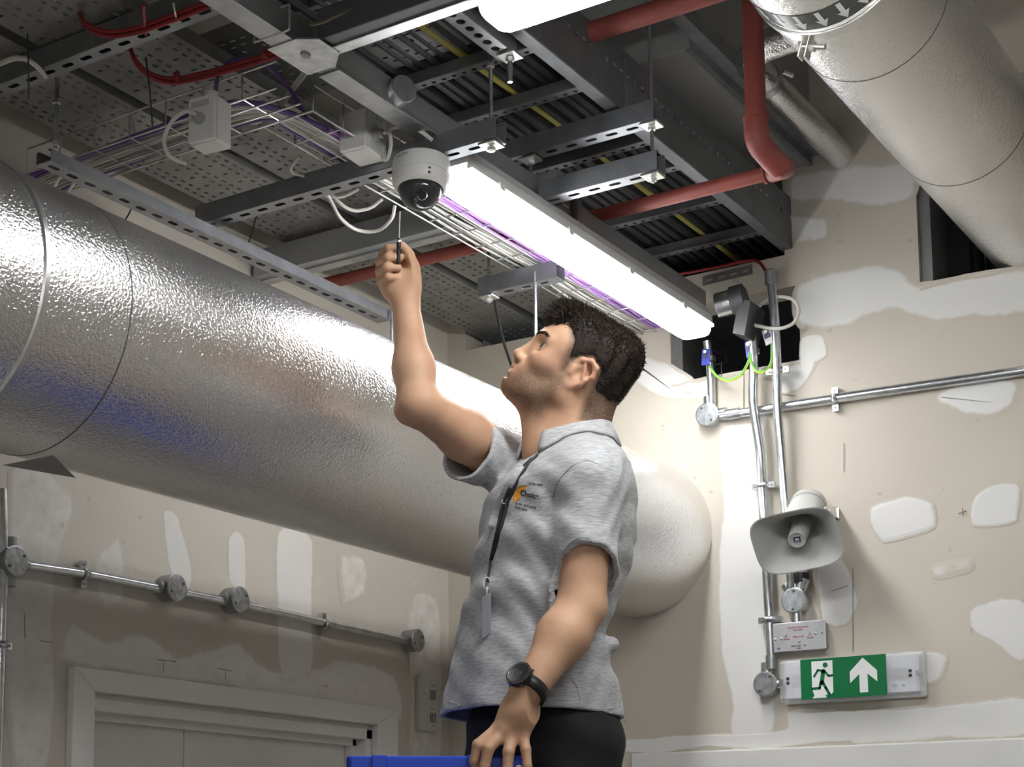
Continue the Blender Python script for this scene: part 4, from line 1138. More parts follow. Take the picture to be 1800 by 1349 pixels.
conduit('vertical steel conduit at the left frame edge below the tee box', [Wl(6, 1000, lo), V((XL + lo, Wl(6, 1000, lo).y, 0.0))], r=.0115, nrm=NL, saddles=[(V((XL + lo, Wl(6, 1000, lo).y, Wl(6, 1135, lo).z)), EZ)])

# ---- slim detector/sounder on the left wall beside the corner
c = Wl(746, 1237, 0)
dh = .5 * (Wl(746, 1188, 0) - Wl(746, 1287, 0)).length
dw = .5 * (Wl(729, 1237, 0) - Wl(763, 1237, 0)).length
t = thing('wall_detector', 'slim white slotted wall unit beside the corner below the conduit run', 'wall unit', (XL, c.y, c.z - dh))
MB().box((XL, c.y - dw, c.z - dh), (XL + .022, c.y + dw, c.z + dh)).build('case', mat('case white', (.55, .54, .51), .4), t, bevel=.008, seg=3)
for zz in (.30, -.52):
    for k in range(4): MB().box((XL + .0218, c.y - dw * .05 + k * dw * .16, c.z + dh * (zz - .17)), (XL + .0226, c.y + dw * .02 + k * dw * .16, c.z + dh * (zz + .17))).build('vent_slot', blk, t)
for zz in (.62, .12, -.22, -.8): MB().box((XL + .0218, c.y - dw * .05, c.z + dh * zz), (XL + .0226, c.y + dw * (.5 if zz > .2 else .35), c.z + dh * (zz + .018))).build('vent_slot', blk, t)
for zz, yy in ((.42, -.45), (-.8, -.12)):
    MB().sphere((XL + .022, c.y + dw * yy, c.z + dh * zz), .005, 12, 8).build('indicator', white, t)

# ---- maker's name on the camera body, upside down as it hangs
def camera_text():
    cam = bpy.data.objects['dome_camera']
    ax = V((0.02, -0.10, -1)).normalized()
    cu = bpy.data.curves.new('t', 'FONT'); cu.body = 'PAXTON'; cu.size = .0075; cu.align_x = 'CENTER'
    o = bpy.data.objects.new('t', cu); COL.objects.link(o)
    ev = o.evaluated_get(bpy.context.evaluated_depsgraph_get()); me = ev.to_mesh()
    vs = [(v.co.x, v.co.y) for v in me.vertices]; fs = [tuple(p.vertices) for p in me.polygons]
    ev.to_mesh_clear(); bpy.data.objects.remove(o); bpy.data.curves.remove(cu)
    d0 = (CAM - dcp); d0 -= ax * d0.dot(ax); d0.normalize(); r0 = ax.cross(d0)
    if r0.dot(CR) < 0: r0 = -r0
    P = []
    for x, y in vs:
        a = -.75 - x / .0592
        P.append(dcp + ax * (.009 + y) + (d0 * math.cos(a) + r0 * math.sin(a)) * .0593)
    MB().add(P, fs).build('printed_name', blk, cam)
camera_text()
# ================================================================== signed-distance modelling kit
def _n(v): return np.array(v, dtype=np.float64)
class Cone:                       # round cone a->b
    def __init__(s, a, b, ra, rb, k=.01, op='u'):
        s.a, s.b, s.ra, s.rb, s.k, s.op = _n(a), _n(b), ra, rb, k, op
    def d(s, p):
        ab = s.b - s.a; L2 = ab @ ab + 1e-12
        t = np.clip(((p - s.a) @ ab) / L2, 0, 1)
        return np.linalg.norm(p - s.a - t[:, None] * ab, axis=1) - (s.ra + t * (s.rb - s.ra))
class Ell:                        # ellipsoid, axes as rows of M
    def __init__(s, c, M, r, k=.01, op='u'):
        s.c, s.M, s.r, s.k, s.op = _n(c), _n(M), _n(r), k, op
    def d(s, p):
        q = (p - s.c) @ s.M.T
        k0 = np.linalg.norm(q / s.r, axis=1); k1 = np.linalg.norm(q / s.r ** 2, axis=1) + 1e-9
        return k0 * (k0 - 1) / k1
class Fn:
    def __init__(s, f, k=.01, op='u'): s.f, s.k, s.op = f, k, op
    def d(s, p): return s.f(p)
def evalsdf(prims, p, near=None):
    d = np.full(len(p), 9.0)
    for q in prims:
        e = q.d(p)
        k = q.k
        if q.op == 'u':
            h = np.clip(.5 + .5 * (e - d) / k, 0, 1); d = e * (1 - h) + d * h - k * h * (1 - h)
        elif q.op == 's':
            h = np.clip(.5 - .5 * (d + e) / k, 0, 1); d = d * (1 - h) - e * h + k * h * (1 - h)
        else:
            h = np.clip(.5 - .5 * (e - d) / k, 0, 1); d = e * (1 - h) + d * h + k * h * (1 - h)
    return d
def surface(prims, lo, hi, h, warp=None):
    """naive surface nets on a sparse set of blocks"""
    B = 8; lo = _n(lo); hi = _n(hi)
    nb = np.ceil((hi - lo) / (B * h)).astype(int)
    bi = np.stack(np.meshgrid(*[np.arange(n) for n in nb], indexing='ij'), -1).reshape(-1, 3)
    cen = lo + (bi + .5) * B * h
    dc = evalsdf(prims, cen)
    bi = bi[np.abs(dc) < B * h * 1.25 + .008]
    g = np.arange(B + 1)
    loc = np.stack(np.meshgrid(g, g, g, indexing='ij'), -1).reshape(-1, 3)
    dim = nb * B + 1
    VK, VP, Q = [], [], []
    for s in range(0, len(bi), 600):
        bb = bi[s:s + 600]
        gi = (bb[:, None, :] * B + loc[None]).reshape(-1, 3)
        p = lo + gi * h
        d = evalsdf(prims, p)
        if warp is not None: d = d + warp(p)
        D = d.reshape(len(bb), B + 1, B + 1, B + 1)
        S = D < 0
        c = np.zeros((len(bb), B, B, B), dtype=int)
        for i in (0, 1):
            for j in (0, 1):
                for k in (0, 1): c += S[:, i:B + i, j:B + j, k:B + k]
        act = np.argwhere((c > 0) & (c < 8))
        if len(act):
            acc = np.zeros((len(act), 3)); cnt = np.zeros(len(act))
            b0, ijk = act[:, 0], act[:, 1:]
            for ax in range(3):
                o = [q for q in range(3) if q != ax]
                for u in (0, 1):
                    for w in (0, 1):
                        p0 = ijk.copy(); p0[:, o[0]] += u; p0[:, o[1]] += w
                        p1 = p0.copy(); p1[:, ax] += 1
                        d0 = D[b0, p0[:, 0], p0[:, 1], p0[:, 2]]; d1 = D[b0, p1[:, 0], p1[:, 1], p1[:, 2]]
                        m = (d0 < 0) != (d1 < 0)
                        t = np.where(m, d0 / np.where(m, d0 - d1, 1), 0)
                        q = p0 - ijk + 0.0; q[:, ax] += t
                        acc += q * m[:, None]; cnt += m
            gc = bb[b0] * B + ijk
            VK.append((gc[:, 0] * dim[1] + gc[:, 1]) * dim[2] + gc[:, 2])
            VP.append(lo + (gc + acc / cnt[:, None]) * h)
        for ax in range(3):
            o = [q for q in range(3) if q != ax]
            a = S[:, :B, :B, :B]; sl = [slice(0, B)] * 3; sl[ax] = slice(1, B + 1)
            b = S[(slice(None),) + tuple(sl)]
            e = np.argwhere(a != b)
            if not len(e): continue
            flip = a[e[:, 0], e[:, 1], e[:, 2], e[:, 3]]
            gc = bb[e[:, 0]] * B + e[:, 1:]
            qs = []
            for u, w in ((0, 0), (-1, 0), (-1, -1), (0, -1)):
                x = gc.copy(); x[:, o[0]] += u; x[:, o[1]] += w
                qs.append((x[:, 0] * dim[1] + x[:, 1]) * dim[2] + x[:, 2])
            qs = np.stack(qs, 1)
            if ax == 1: flip = ~flip
            qs[~flip] = qs[~flip][:, ::-1]
            Q.append(qs)
    VK = np.concatenate(VK); VP = np.concatenate(VP); Q = np.concatenate(Q)
    o = np.argsort(VK); VK, VP = VK[o], VP[o]
    ix = np.searchsorted(VK, Q); ix = np.clip(ix, 0, len(VK) - 1)
    ok = (VK[ix] == Q).all(1)
    return VP, ix[ok]
def npmesh(name, vp, q, m, parent, smooth=True):
    base = _n(parent_base(parent))
    me = bpy.data.meshes.new(name)
    me.from_pydata((vp - base).tolist(), [], q.tolist())
    me.polygons.foreach_set('use_smooth', [smooth] * len(me.polygons)); me.update()
    if m: me.materials.append(m)
    o = bpy.data.objects.new(name, me); COL.objects.link(o); o.parent = parent
    return o
def bvh_of(vp, q): return BVHTree.FromPolygons([tuple(v) for v in vp], [tuple(f) for f in q.tolist()])

# ================================================================== the man
ZT = 3.05
def Q(x, y, z): return _n(Pd(x, y, z))
ZH = V((CF.x, CF.y, 0)).normalized()
AL = math.radians(24)
GT = _n(-CR * math.cos(AL) - ZH * math.sin(AL))      # chest direction
ST = _n(-ZH * math.cos(AL) + CR * math.sin(AL))      # his left
UPZ = np.array([0, 0, 1.0])
hip = Q(955, 1300, ZT)
man = thing('person', 'man in grey polo shirt and black trousers reaching up to the dome camera', 'person', (hip[0], hip[1], 1.02))

# ---- head frame
vr = ray(1020, 640).normalized(); hr = (CR - vr * CR.dot(vr)).normalized(); hu = hr.cross(vr).normalized()
BE = math.radians(4)
hg = -hr * math.cos(BE) - vr * math.sin(BE); hl = -vr * math.cos(BE) + hr * math.sin(BE)
TP = math.radians(32)
hf = hg * math.cos(TP) + hu * math.sin(TP); hup = -hg * math.sin(TP) + hu * math.cos(TP)
HM = _n([hf, hl, hup]); HO = Q(1020, 640, ZT); HS = 1.0
def H(f, l, u): return HO + HS * (f * HM[0] + l * HM[1] + u * HM[2])
def E_(c, r, k=.01, op='u'): return Ell(H(*c), HM, [x * HS for x in r], k, op)
def C_(a, b, ra, rb, k=.01, op='u'): return Cone(H(*a), H(*b), ra * HS, rb * HS, k, op)

head = [E_((-.008, 0, .018), (.088, .073, .074)), E_((.035, 0, .005), (.056, .062, .062), .03),
        E_((.036, 0, -.046), (.052, .050, .066), .03)]
for s in (1, -1):
    head += [C_((.006, .053 * s, -.066), (.078, .016 * s, -.104), .015, .014, .03),
             C_((.000, .056 * s, -.03), (.006, .053 * s, -.066), .016, .015, .03)]
head += [E_((.088, 0, -.101), (.017, .018, .017), .02), E_((.045, 0, -.085), (.052, .046, .026), .03),
         E_((.073, 0, -.068), (.024, .030, .028), .018)]
for s in (1, -1):
    head += [C_((.087, .010 * s, .002), (.074, .044 * s, .004), .009, .008, .014),
             E_((.058, .038 * s, -.034), (.025, .020, .018), .022),
             C_((.0895, .031 * s, -.012), (.083, .038 * s, -.012), .0115, .0115, .012, 's'),
             E_((.0690, .033 * s, -.011), (.0150, .0170, .0140), .004),
             Ell(H(.0840, .034 * s, -.0090), HM, [.0125, .0150, .0066], .003, 's')]
head += [C_((.0905, 0, -.008), (.107, 0, -.044), .0065, .0085, .010), E_((.107, 0, -.046), (.010, .010, .009), .006)]
for s in (1, -1):
    head += [E_((.0985, .0115 * s, -.050), (.0095, .0065, .0075), .005),
             E_((.1030, .0075 * s, -.0560), (.0065, .0042, .0050), .002, 's')]
head += [C_((.104, 0, -.054), (.101, 0, -.064), .004, .004, .008)]
for s in (1, -1):
    head += [C_((.1020, .002 * s, -.0680), (.0870, .022 * s, -.0715), .0052, .003, .004),
             C_((.0990, .001 * s, -.0815), (.0870, .020 * s, -.0755), .0066, .003, .004)]
for s in (1, -1): head += [C_((.110, 0, -.0745), (.090, .024 * s, -.0735), .0018, .0012, .002, 's')]
head += [E_((.100, 0, -.091), (.006, .016, .004), .008, 's')]
# neck
nb = Q(992, 800, ZT + .0); nt_ = H(-.018, 0, -.045)
head += [Cone(nt_, nb, .055, .060, .035), Cone(H(.03, 0, -.10), Q(958, 800, ZT), .030, .040, .04), Cone(H(-.06, 0, -.03), Q(1020, 770, ZT), .035, .05, .03)]
for s in (1, -1): head += [Cone(H(-.03, .05 * s, -.05), Q(955, 805, ZT) + ST * .012 * s, .016, .012, .02)]
# ears
for s in (1, -1):
    ch = [(.010, .070, -.004), (.004, .079, .006), (-.010, .085, .012), (-.024, .088, .006), (-.027, .087, -.012), (-.016, .081, -.032), (-.002, .075, -.047)]
    for a, b in zip(ch[:-1], ch[1:]):
        head.append(C_((a[0], a[1] * s, a[2]), (b[0], b[1] * s, b[2]), .0045, .0045, .004))
    head += [E_((.002, .074 * s, -.046), (.009, .005, .009), .006),
             E_((-.007, .076 * s, -.016), (.017, .0045, .025), .005),
             C_((-.004, .081 * s, .001), (-.014, .083 * s, -.024), .0036, .0036, .003),
             E_((.000, .084 * s, -.020), (.0085, .008, .013), .003, 's'),
             C_((.012, .073 * s, -.014), (.011, .073 * s, -.024), .0045, .005, .005)]
# ---- shirt torso as a loft
lv = [(785, 945, 1058, .09), (800, 925, 1070, .12), (815, 902, 1082, .150), (835, 882, 1094, .170), (860, 864, 1101, .18), (900, 853, 1105, .182), (960, 843, 1104, .18), (1010, 833, 1096, .176), (1060, 822, 1077, .17), (1100, 812, 1060, .168),
      (1130, 805, 1052, .168), (1180, 795, 1066, .175), (1230, 785, 1079, .182), (1262, 779, 1085, .185), (1330, 779, 1085, .185)]
zz, cc, aa_, bb_ = [], [], [], []
for y, l, r, b in lv:
    c = Q((l + r) / 2, y, ZT); hw = (r - l) / 2 * ZT / FPX * 1.0
    a = math.sqrt(max(hw ** 2 - (b * math.sin(AL)) ** 2, .004)) / math.cos(AL)
    zz.append(c[2]); cc.append(c[:2]); aa_.append(a); bb_.append(b)
zz = np.array(zz)[::-1]; cc = np.array(cc)[::-1]; aa_ = np.array(aa_)[::-1]; bb_ = np.array(bb_)[::-1]
def loft(off=0.0, pw=2.3):
    def f(p):
        z = p[:, 2]
        cx = np.interp(z, zz, cc[:, 0]); cy = np.interp(z, zz, cc[:, 1]); a = np.interp(z, zz, aa_) + off; b = np.interp(z, zz, bb_) + off
        dx, dy = p[:, 0] - cx, p[:, 1] - cy
        x = np.abs(dx * GT[0] + dy * GT[1]); y = np.abs(dx * ST[0] + dy * ST[1])
        q = ((x / a) ** pw + (y / b) ** pw) ** (1 / pw)
        d = (q - 1) * np.minimum(a, b)
        return np.maximum(d, z - zz[-1] - .004)
    return f
# joints
Ls, Rs = Q(1036, 852, 2.895), Q(893, 815, 3.17)
Le, Lw = Q(1022, 1068, 2.86), Q(928, 1215, 2.78)
Re, Rw = Q(735, 712, 2.985), Q(713, 532, 3.06)
# sleeves
LsE = Q(1030, 1010, 2.875); RsE = Q(822, 802, 3.085)
def plane(o, n):
    o, n = _n(o), _n(n) / np.linalg.norm(n)
    return lambda p: (p - o) @ n
Ld = (Le - Ls) / np.linalg.norm(Le - Ls); Rd = (Re - Rs) / np.linalg.norm(Re - Rs)
def sleeve(s, e, d, r0, r1):
    c = Cone(s, e + d * .05, r0, r1); pl = plane(e, d)
    return Fn(lambda p: np.maximum(c.d(p), pl(p)), .02)
hemz = Q(950, 1262, ZT)[2]
hemn = _n(UPZ * -1 + GT * .05)
hempl = plane(Q(945, 1263, ZT), -UPZ + GT * .06)
hemR = np.array([math.cos(.0), 0, 0])
LsE2 = LsE
Lhem = plane(Q(1030, 1010, 2.875), Ld + _n(-CF) * .85)      # hem tilted so the opening shows from below
Rhem = plane(Q(820, 800, 3.085), Rd + _n(CU) * .05)
def slv(s, e, d, r0, r1, pl):
    c = Cone(s, e + d * .07, r0, r1)
    return Fn(lambda p: np.maximum(c.d(p), pl(p)), .022)
shirt_base = [Fn(loft(0), .02),
         Cone(Q(1005, 828, ZT) + ST * .05, Ls, .042, .053, .04), Cone(Q(985, 815, ZT) - ST * .05, Rs, .042, .050, .04),
         Cone(Ls, LsE + Ld * .07, .054, .060, .012), Cone(Rs, RsE + Rd * .07, .056, .066, .022),
         Cone(Q(1035, 1140, ZT) + ST * .08, Q(1040, 1138, ZT) - ST * .05, .012, .012, .012)]
rng = np.random.default_rng(5)
def folds(p):
    x = (p - hip) @ GT; y = (p - hip) @ ST; z = p[:, 2] - hip[2]
    ang = np.arctan2(y / .18, x / .12)
    low = np.clip(.62 - z * 1.6, .12, 1)
    w = .0040 * np.sin(7 * ang + 2.2 * np.sin(6 * z) + 1.0) * low + .0024 * np.sin(15 * ang + 9 * z) * low
    # drapes pulled up to the raised shoulder and gathers at the waist
    q = x * .75 - z * .65 + .25 * y
    w += .0042 * np.sin(58 * q + 2.5 * np.sin(9 * z + 4 * y)) * np.exp(-((z - .30) / .13) ** 2) * np.clip(.4 + 5 * (x + .03), 0, 1)
    w += .0030 * np.sin(95 * (z + .25 * x) + 4 * np.sin(14 * y)) * np.exp(-((z - .14) / .06) ** 2) * np.clip(.5 - 6 * x, 0, 1)
    w += .0010 * np.sin(120 * (z * .8 + .4 * y) + 5 * np.sin(30 * x)) 
    return w
coneL = Cone(Ls, LsE + Ld * .07, .044, .056); coneR = Cone(Rs, RsE + Rd * .07, .047, .060)
def outer_d(p):
    return evalsdf(shirt_base, p) + folds(p)
def shirt_d(p):
    d = outer_d(p)
    armL = ((p - (Ls + LsE) / 2) ** 2).sum(1) < .16 ** 2
    # cut sleeves at their hems and the body at its hem
    inL = np.linalg.norm(p - LsE - np.clip((p - LsE) @ Ld, 0, .12)[:, None] * Ld, axis=1) < .075
    inR = np.linalg.norm(p - RsE - np.clip((p - RsE) @ Rd, -.02, .12)[:, None] * Rd, axis=1) < .095
    tors = loft(.021)(p)
    d = np.where(inL & (tors > 0), np.maximum(d, Lhem(p)), d)
    d = np.where(inR & (tors > .0), np.maximum(d, Rhem(p)), d)
    d = np.maximum(d, hempl(p))
    inner = d * 0 + outer_d(p) + .009
    deep = np.minimum(p[:, 2] - hemz - .06, np.minimum(np.maximum(-.055 - Lhem(p), np.linalg.norm(p - LsE, axis=1) * 0 - 1), 9))
    hol = np.maximum(inner, p[:, 2] - hemz - .06)
    holL = np.maximum(inner, np.maximum(np.maximum(-.09 - Lhem(p), np.linalg.norm(p - LsE, axis=1) - .12), coneL.d(p)))
    holR = np.maximum(inner, np.maximum(np.maximum(-.07 - Rhem(p), np.linalg.norm(p - RsE, axis=1) - .11), coneR.d(p)))
    holL = np.where(tors > .0, holL, 9); holR = np.where(tors > .0, holR, 9)
    neck = Cone(Q(992, 812, ZT), Q(975, 700, ZT), .056, .070).d(p)
    h = np.minimum(np.minimum(hol, holL), np.minimum(holR, neck))
    return np.maximum(d, -h)
poly_m = bpy.data.materials.new('heather grey jersey'); poly_m.use_nodes = True
def _jersey(m):
    nt = m.node_tree; N = nt.nodes; L = nt.links; b = N['Principled BSDF']
    b.inputs['Roughness'].default_value = .85; b.inputs['Sheen Weight'].default_value = .15
    geo = N.new('ShaderNodeNewGeometry'); mp = N.new('ShaderNodeMapping'); mp.inputs['Scale'].default_value = (60, 60, 420)
    L.new(geo.outputs['Position'], mp.inputs[0])
    nz = N.new('ShaderNodeTexNoise'); nz.inputs['Scale'].default_value = 1.0; nz.inputs['Detail'].default_value = 4; L.new(mp.outputs[0], nz.inputs['Vector'])
    rp = N.new('ShaderNodeValToRGB'); rp.color_ramp.elements[0].position = .32; rp.color_ramp.elements[1].position = .70
    rp.color_ramp.elements[0].color = (.30, .303, .307, 1); rp.color_ramp.elements[1].color = (.52, .524, .53, 1)
    L.new(nz.outputs['Fac'], rp.inputs[0]); L.new(rp.outputs[0], b.inputs['Base Color'])
    bp = N.new('ShaderNodeBump'); bp.inputs['Strength'].default_value = .25; bp.inputs['Distance'].default_value = .001
    L.new(nz.outputs['Fac'], bp.inputs['Height']); L.new(bp.outputs[0], b.inputs['Normal'])
_jersey(poly_m)
lo = np.min([Q(770, 1300, 3.35), Q(1120, 1300, 2.6), Q(770, 730, 3.35), Q(1120, 730, 2.6), RsE - .1, LsE - .1], axis=0) - .03
hi = np.max([Q(770, 1300, 3.35), Q(1120, 1300, 2.6), Q(770, 730, 3.35), Q(1120, 730, 2.6), RsE + .1, LsE + .1], axis=0) + .03
svp, sq = surface([Fn(shirt_d, .001)], lo, hi, .0032)
shirt_o = npmesh('polo_shirt', svp, sq, poly_m, man)
shirt_o['label'] = 'heather grey short-sleeved polo shirt with chest logo'
sbv = bvh_of(svp, sq)

# ---- arms and hands
core = Fn(lambda p: np.maximum(loft(-.026)(p), hemz + .03 - p[:, 2]), .03)
arms = [core, Cone(Ls, Le, .047, .041, .02), Cone(Le, Le + (Lw - Le) * .35, .040, .041, .02), Cone(Le + (Lw - Le) * .35, Lw, .041, .028, .03),
        Cone(Rs, Rs + (Re - Rs) * .5, .050, .047, .02), Cone(Rs + (Re - Rs) * .5, Re, .047, .036, .02),
        Cone(Q(722, 722, 2.985), Q(712, 725, 2.99), .027, .016, .02),
        Cone(Re, Re + (Rw - Re) * .35, .036, .034, .02), Cone(Re + (Rw - Re) * .35, Rw, .034, .0245, .03)]
m_ = lambda px, z: px * z / FPX
# right hand: fist with palm to the viewer, screwdriver pinched by thumb and index
z0 = 3.06
def R_(x, y, dz): return Q(x, y, z0 + dz)
rh = [Cone(Rw, R_(708, 500, .005), .0245, .027, .02), Ell(R_(702, 482, .012), _n([CR, CU, -CF]), [.030, .034, .020], .02),
      Cone(R_(690, 510, .005), R_(682, 498, .008), .020, .018, .02)]
for (a, b, c, d), r in zip([((704, 458, .020), (674, 447, .004), (684, 437, -.022), (699, 435, -.026)),
                            ((694, 470, .022), (667, 462, .004), (682, 453, -.028), (703, 453, -.024)),
                            ((690, 482, .022), (666, 479, .004), (680, 470, -.028), (700, 471, -.022)),
                            ((690, 496, .018), (670, 496, .004), (682, 488, -.024), (698, 488, -.018))], (.0092, .0094, .0090, .0082)):
    rh += [Cone(R_(*a), R_(*b), r * 1.15, r * 1.05, .006), Cone(R_(*b), R_(*c), r * 1.03, r * .95, .003), Cone(R_(*c), R_(*d), r * .95, r * .8, .003)]
rh += [Cone(R_(724, 508, -.004), R_(730, 470, -.012), .018, .0135, .012), Cone(R_(730, 470, -.012), R_(721, 449, -.020), .0125, .0105, .004), Cone(R_(721, 449, -.020), R_(707, 432, -.026), .0105, .0078, .003)]
# left hand: gripping the blue tray
z1 = 2.775
def L_(x, y, dz): return Q(x, y, z1 + dz)
lh = [Cone(Lw, L_(912, 1248, .0), .028, .026, .02), Cone(L_(912, 1248, 0), L_(890, 1280, -.005), .026, .019, .02), Cone(L_(922, 1255, .005), L_(916, 1285, .0), .023, .017, .02), Cone(L_(905, 1255, .005), L_(884, 1283, .01), .020, .016, .02)]
for (a, b, c, d), r in zip([((872, 1285, .0), (840, 1310, -.012), (834, 1338, -.012), (838, 1362, -.004)),
                            ((886, 1288, -.008), (859, 1316, -.024), (852, 1347, -.026), (855, 1372, -.018)),
                            ((902, 1291, -.008), (894, 1322, -.028), (892, 1353, -.032), (893, 1376, -.024)),
                            ((918, 1290, -.004), (924, 1318, -.022), (927, 1347, -.028), (926, 1368, -.022))], (.0092, .0096, .0094, .0084)):
    lh += [Cone(L_(*a), L_(*b), r * 1.2, r * 1.05, .008), Cone(L_(*b), L_(*c), r * 1.05, r * .92, .003), Cone(L_(*c), L_(*d), r * .92, r * .8, .003)]
lh += [Cone(L_(892, 1262, .015), L_(872, 1290, .04), .015, .0115, .01), Cone(L_(872, 1290, .04), L_(862, 1316, .055), .011, .0095, .004)]
skinm = bpy.data.materials.new('skin'); skinm.use_nodes = True
def _skin(m):
    nt = m.node_tree; N = nt.nodes; L = nt.links; b = N['Principled BSDF']
    b.inputs['Roughness'].default_value = .6; b.inputs['Subsurface Weight'].default_value = .12; b.inputs['Subsurface Radius'].default_value = (.6, .25, .15); b.inputs['Subsurface Scale'].default_value = .01
    geo = N.new('ShaderNodeNewGeometry')
    nz = N.new('ShaderNodeTexNoise'); nz.inputs['Scale'].default_value = 18; nz.inputs['Detail'].default_value = 5; L.new(geo.outputs['Position'], nz.inputs['Vector'])
    rp = N.new('ShaderNodeValToRGB'); rp.color_ramp.elements[0].position = .3; rp.color_ramp.elements[1].position = .7
    rp.color_ramp.elements[0].color = (.47, .265, .165, 1); rp.color_ramp.elements[1].color = (.57, .345, .215, 1)
    L.new(nz.outputs['Fac'], rp.inputs[0])
    col = rp.outputs[0]
    def over(attr, c, noise_sc, amt):
        nonlocal col
        a = N.new('ShaderNodeAttribute'); a.attribute_name = attr
        n2 = N.new('ShaderNodeTexNoise'); n2.inputs['Scale'].default_value = noise_sc; n2.inputs['Detail'].default_value = 3; L.new(geo.outputs['Position'], n2.inputs['Vector'])
        mr = N.new('ShaderNodeMapRange'); mr.inputs['From Min'].default_value = .35; mr.inputs['From Max'].default_value = .65; mr.inputs['To Min'].default_value = amt * .55; mr.inputs['To Max'].default_value = amt
        L.new(n2.outputs['Fac'], mr.inputs[0])
        mu = N.new('ShaderNodeMath'); mu.operation = 'MULTIPLY'; L.new(a.outputs['Fac'], mu.inputs[0]); L.new(mr.outputs[0], mu.inputs[1])
        x = N.new('ShaderNodeMix'); x.data_type = 'RGBA'; L.new(mu.outputs[0], x.inputs[0]); L.new(col, x.inputs[6]); x.inputs[7].default_value = (*c, 1); col = x.outputs[2]
    over('stubble', (.07, .042, .028), 600, .88)
    over('blush', (.55, .20, .16), 40, .6)
    L.new(col, b.inputs['Base Color'])
    n3 = N.new('ShaderNodeTexNoise'); n3.inputs['Scale'].default_value = 350; L.new(geo.outputs['Position'], n3.inputs['Vector'])
    bp = N.new('ShaderNodeBump'); bp.inputs['Strength'].default_value = .12; bp.inputs['Distance'].default_value = .001; L.new(n3.outputs['Fac'], bp.inputs['Height']); L.new(bp.outputs[0], b.inputs['Normal'])
_skin(skinm)
class Grp:
    def __init__(s, prims, lo, hi, k=.02): s.p, s.lo, s.hi, s.k, s.op = prims, lo, hi, k, 'u'
    def d(s, p):
        q = np.maximum(np.maximum(s.lo - p, p - s.hi), 0); dist = np.linalg.norm(q, axis=1)
        out = dist + .02
        m = dist < .004
        if m.any(): out[m] = evalsdf(s.p, p[m])
        return out
def bb(pts, r): pts = np.array(pts); return pts.min(0) - r, pts.max(0) + r
allp = [Grp(head, *bb([H(.1, .08, .1), H(-.1, -.08, -.1), H(.1, -.08, -.12), H(-.1, .08, .1), H(.1, 0, -.12), nb, Q(958, 800, ZT)], .07), .001),
        Grp(arms + rh[:0], *bb([Ls, Rs, Le, Re, Lw, Rw, Q(950, 1290, ZT), Q(780, 1200, ZT), Q(1100, 900, ZT), Q(950, 900, ZT + .2), Q(950, 900, ZT - .2)], .07), .02),
        Grp(rh, *bb([R_(740, 540, .05), R_(655, 420, -.06)], .03), .012), Grp(lh, *bb([L_(950, 1215, .08), L_(820, 1390, -.06)], .03), .012)]
lo, hi = bb([g.lo for g in allp] + [g.hi for g in allp], .0)
bvp, bq = surface(allp, lo, hi, .0026)
body = npmesh('body', bvp, bq, skinm, man)
body['label'] = 'lightly tanned skin of face, neck, arms and hands'
hp = [(.118, .010), (.100, .017), (.078, .043), (.062, .052), (.050, .036), (.042, .024), (.038, -.003), (.030, -.036), (.018, -.032), (.017, -.008), (.006, .006), (-.010, .016), (-.026, .010), (-.034, -.036), (-.046, -.088), (-.10, -.10), (-.14, .0), (-.10, .14), (.14, .14), (.14, .010)]
def poly2(x, y, P):
    d = np.full(len(x), 9.0); ins = np.zeros(len(x), bool); n = len(P)
    for i in range(n):
        ax_, ay = P[i]; bx_, by = P[(i + 1) % n]; ex, ey = bx_ - ax_, by - ay
        wx, wy = x - ax_, y - ay; t = np.clip((wx * ex + wy * ey) / (ex * ex + ey * ey), 0, 1)
        d = np.minimum(d, np.hypot(wx - ex * t, wy - ey * t))
        c = ((ay > y) != (by > y)) & (x < ex * (y - ay) / (ey + 1e-12) + ax_); ins ^= c
    return np.where(ins, -d, d)
loc = ((bvp - HO) @ HM.T) / HS
f_, l_, u_ = loc[:, 0], np.abs(loc[:, 1]), loc[:, 2]
sm = lambda x, a, b: np.clip((x - a) / (b - a), 0, 1)
near = (np.linalg.norm(loc, axis=1) < .19)
edge = -.030 - .42 * np.clip(f_ - .02, 0, .1)               # beard line falls towards the mouth
st_ = sm(-(u_ - edge), -.008, .012) * sm(f_, .0, .02) * sm(u_, -.150, -.118)
mouth = np.exp(-(((u_ + .0745) / .0085) ** 2 + (l_ / .021) ** 2)) * sm(f_, .08, .09)
st_ = np.where(near, st_ * (1 - np.clip(mouth * 1.6, 0, 1)), 0)
mus = np.exp(-(((u_ + .0625) / .006) ** 2 + (l_ / .024) ** 2)) * sm(f_, .085, .092)
st_ = np.clip(np.maximum(st_, mus * .8 * near), 0, 1)
bl = np.exp(-(((u_ + .075) / .008) ** 2 + (l_ / .022) ** 2)) * sm(f_, .085, .093)
bl = np.maximum(bl, .5 * sm(l_, .075, .082)) * near
st_ = np.maximum(st_, near * sm(-poly2(f_, u_, hp), -.006, .008) * (l_ < .0765) * 1.25)
for nm, val in (('stubble', st_), ('blush', bl)):
    at = body.data.attributes.new(nm, 'FLOAT', 'POINT'); at.data.foreach_set('value', val.astype(np.float32))
bbv = bvh_of(bvp, bq)
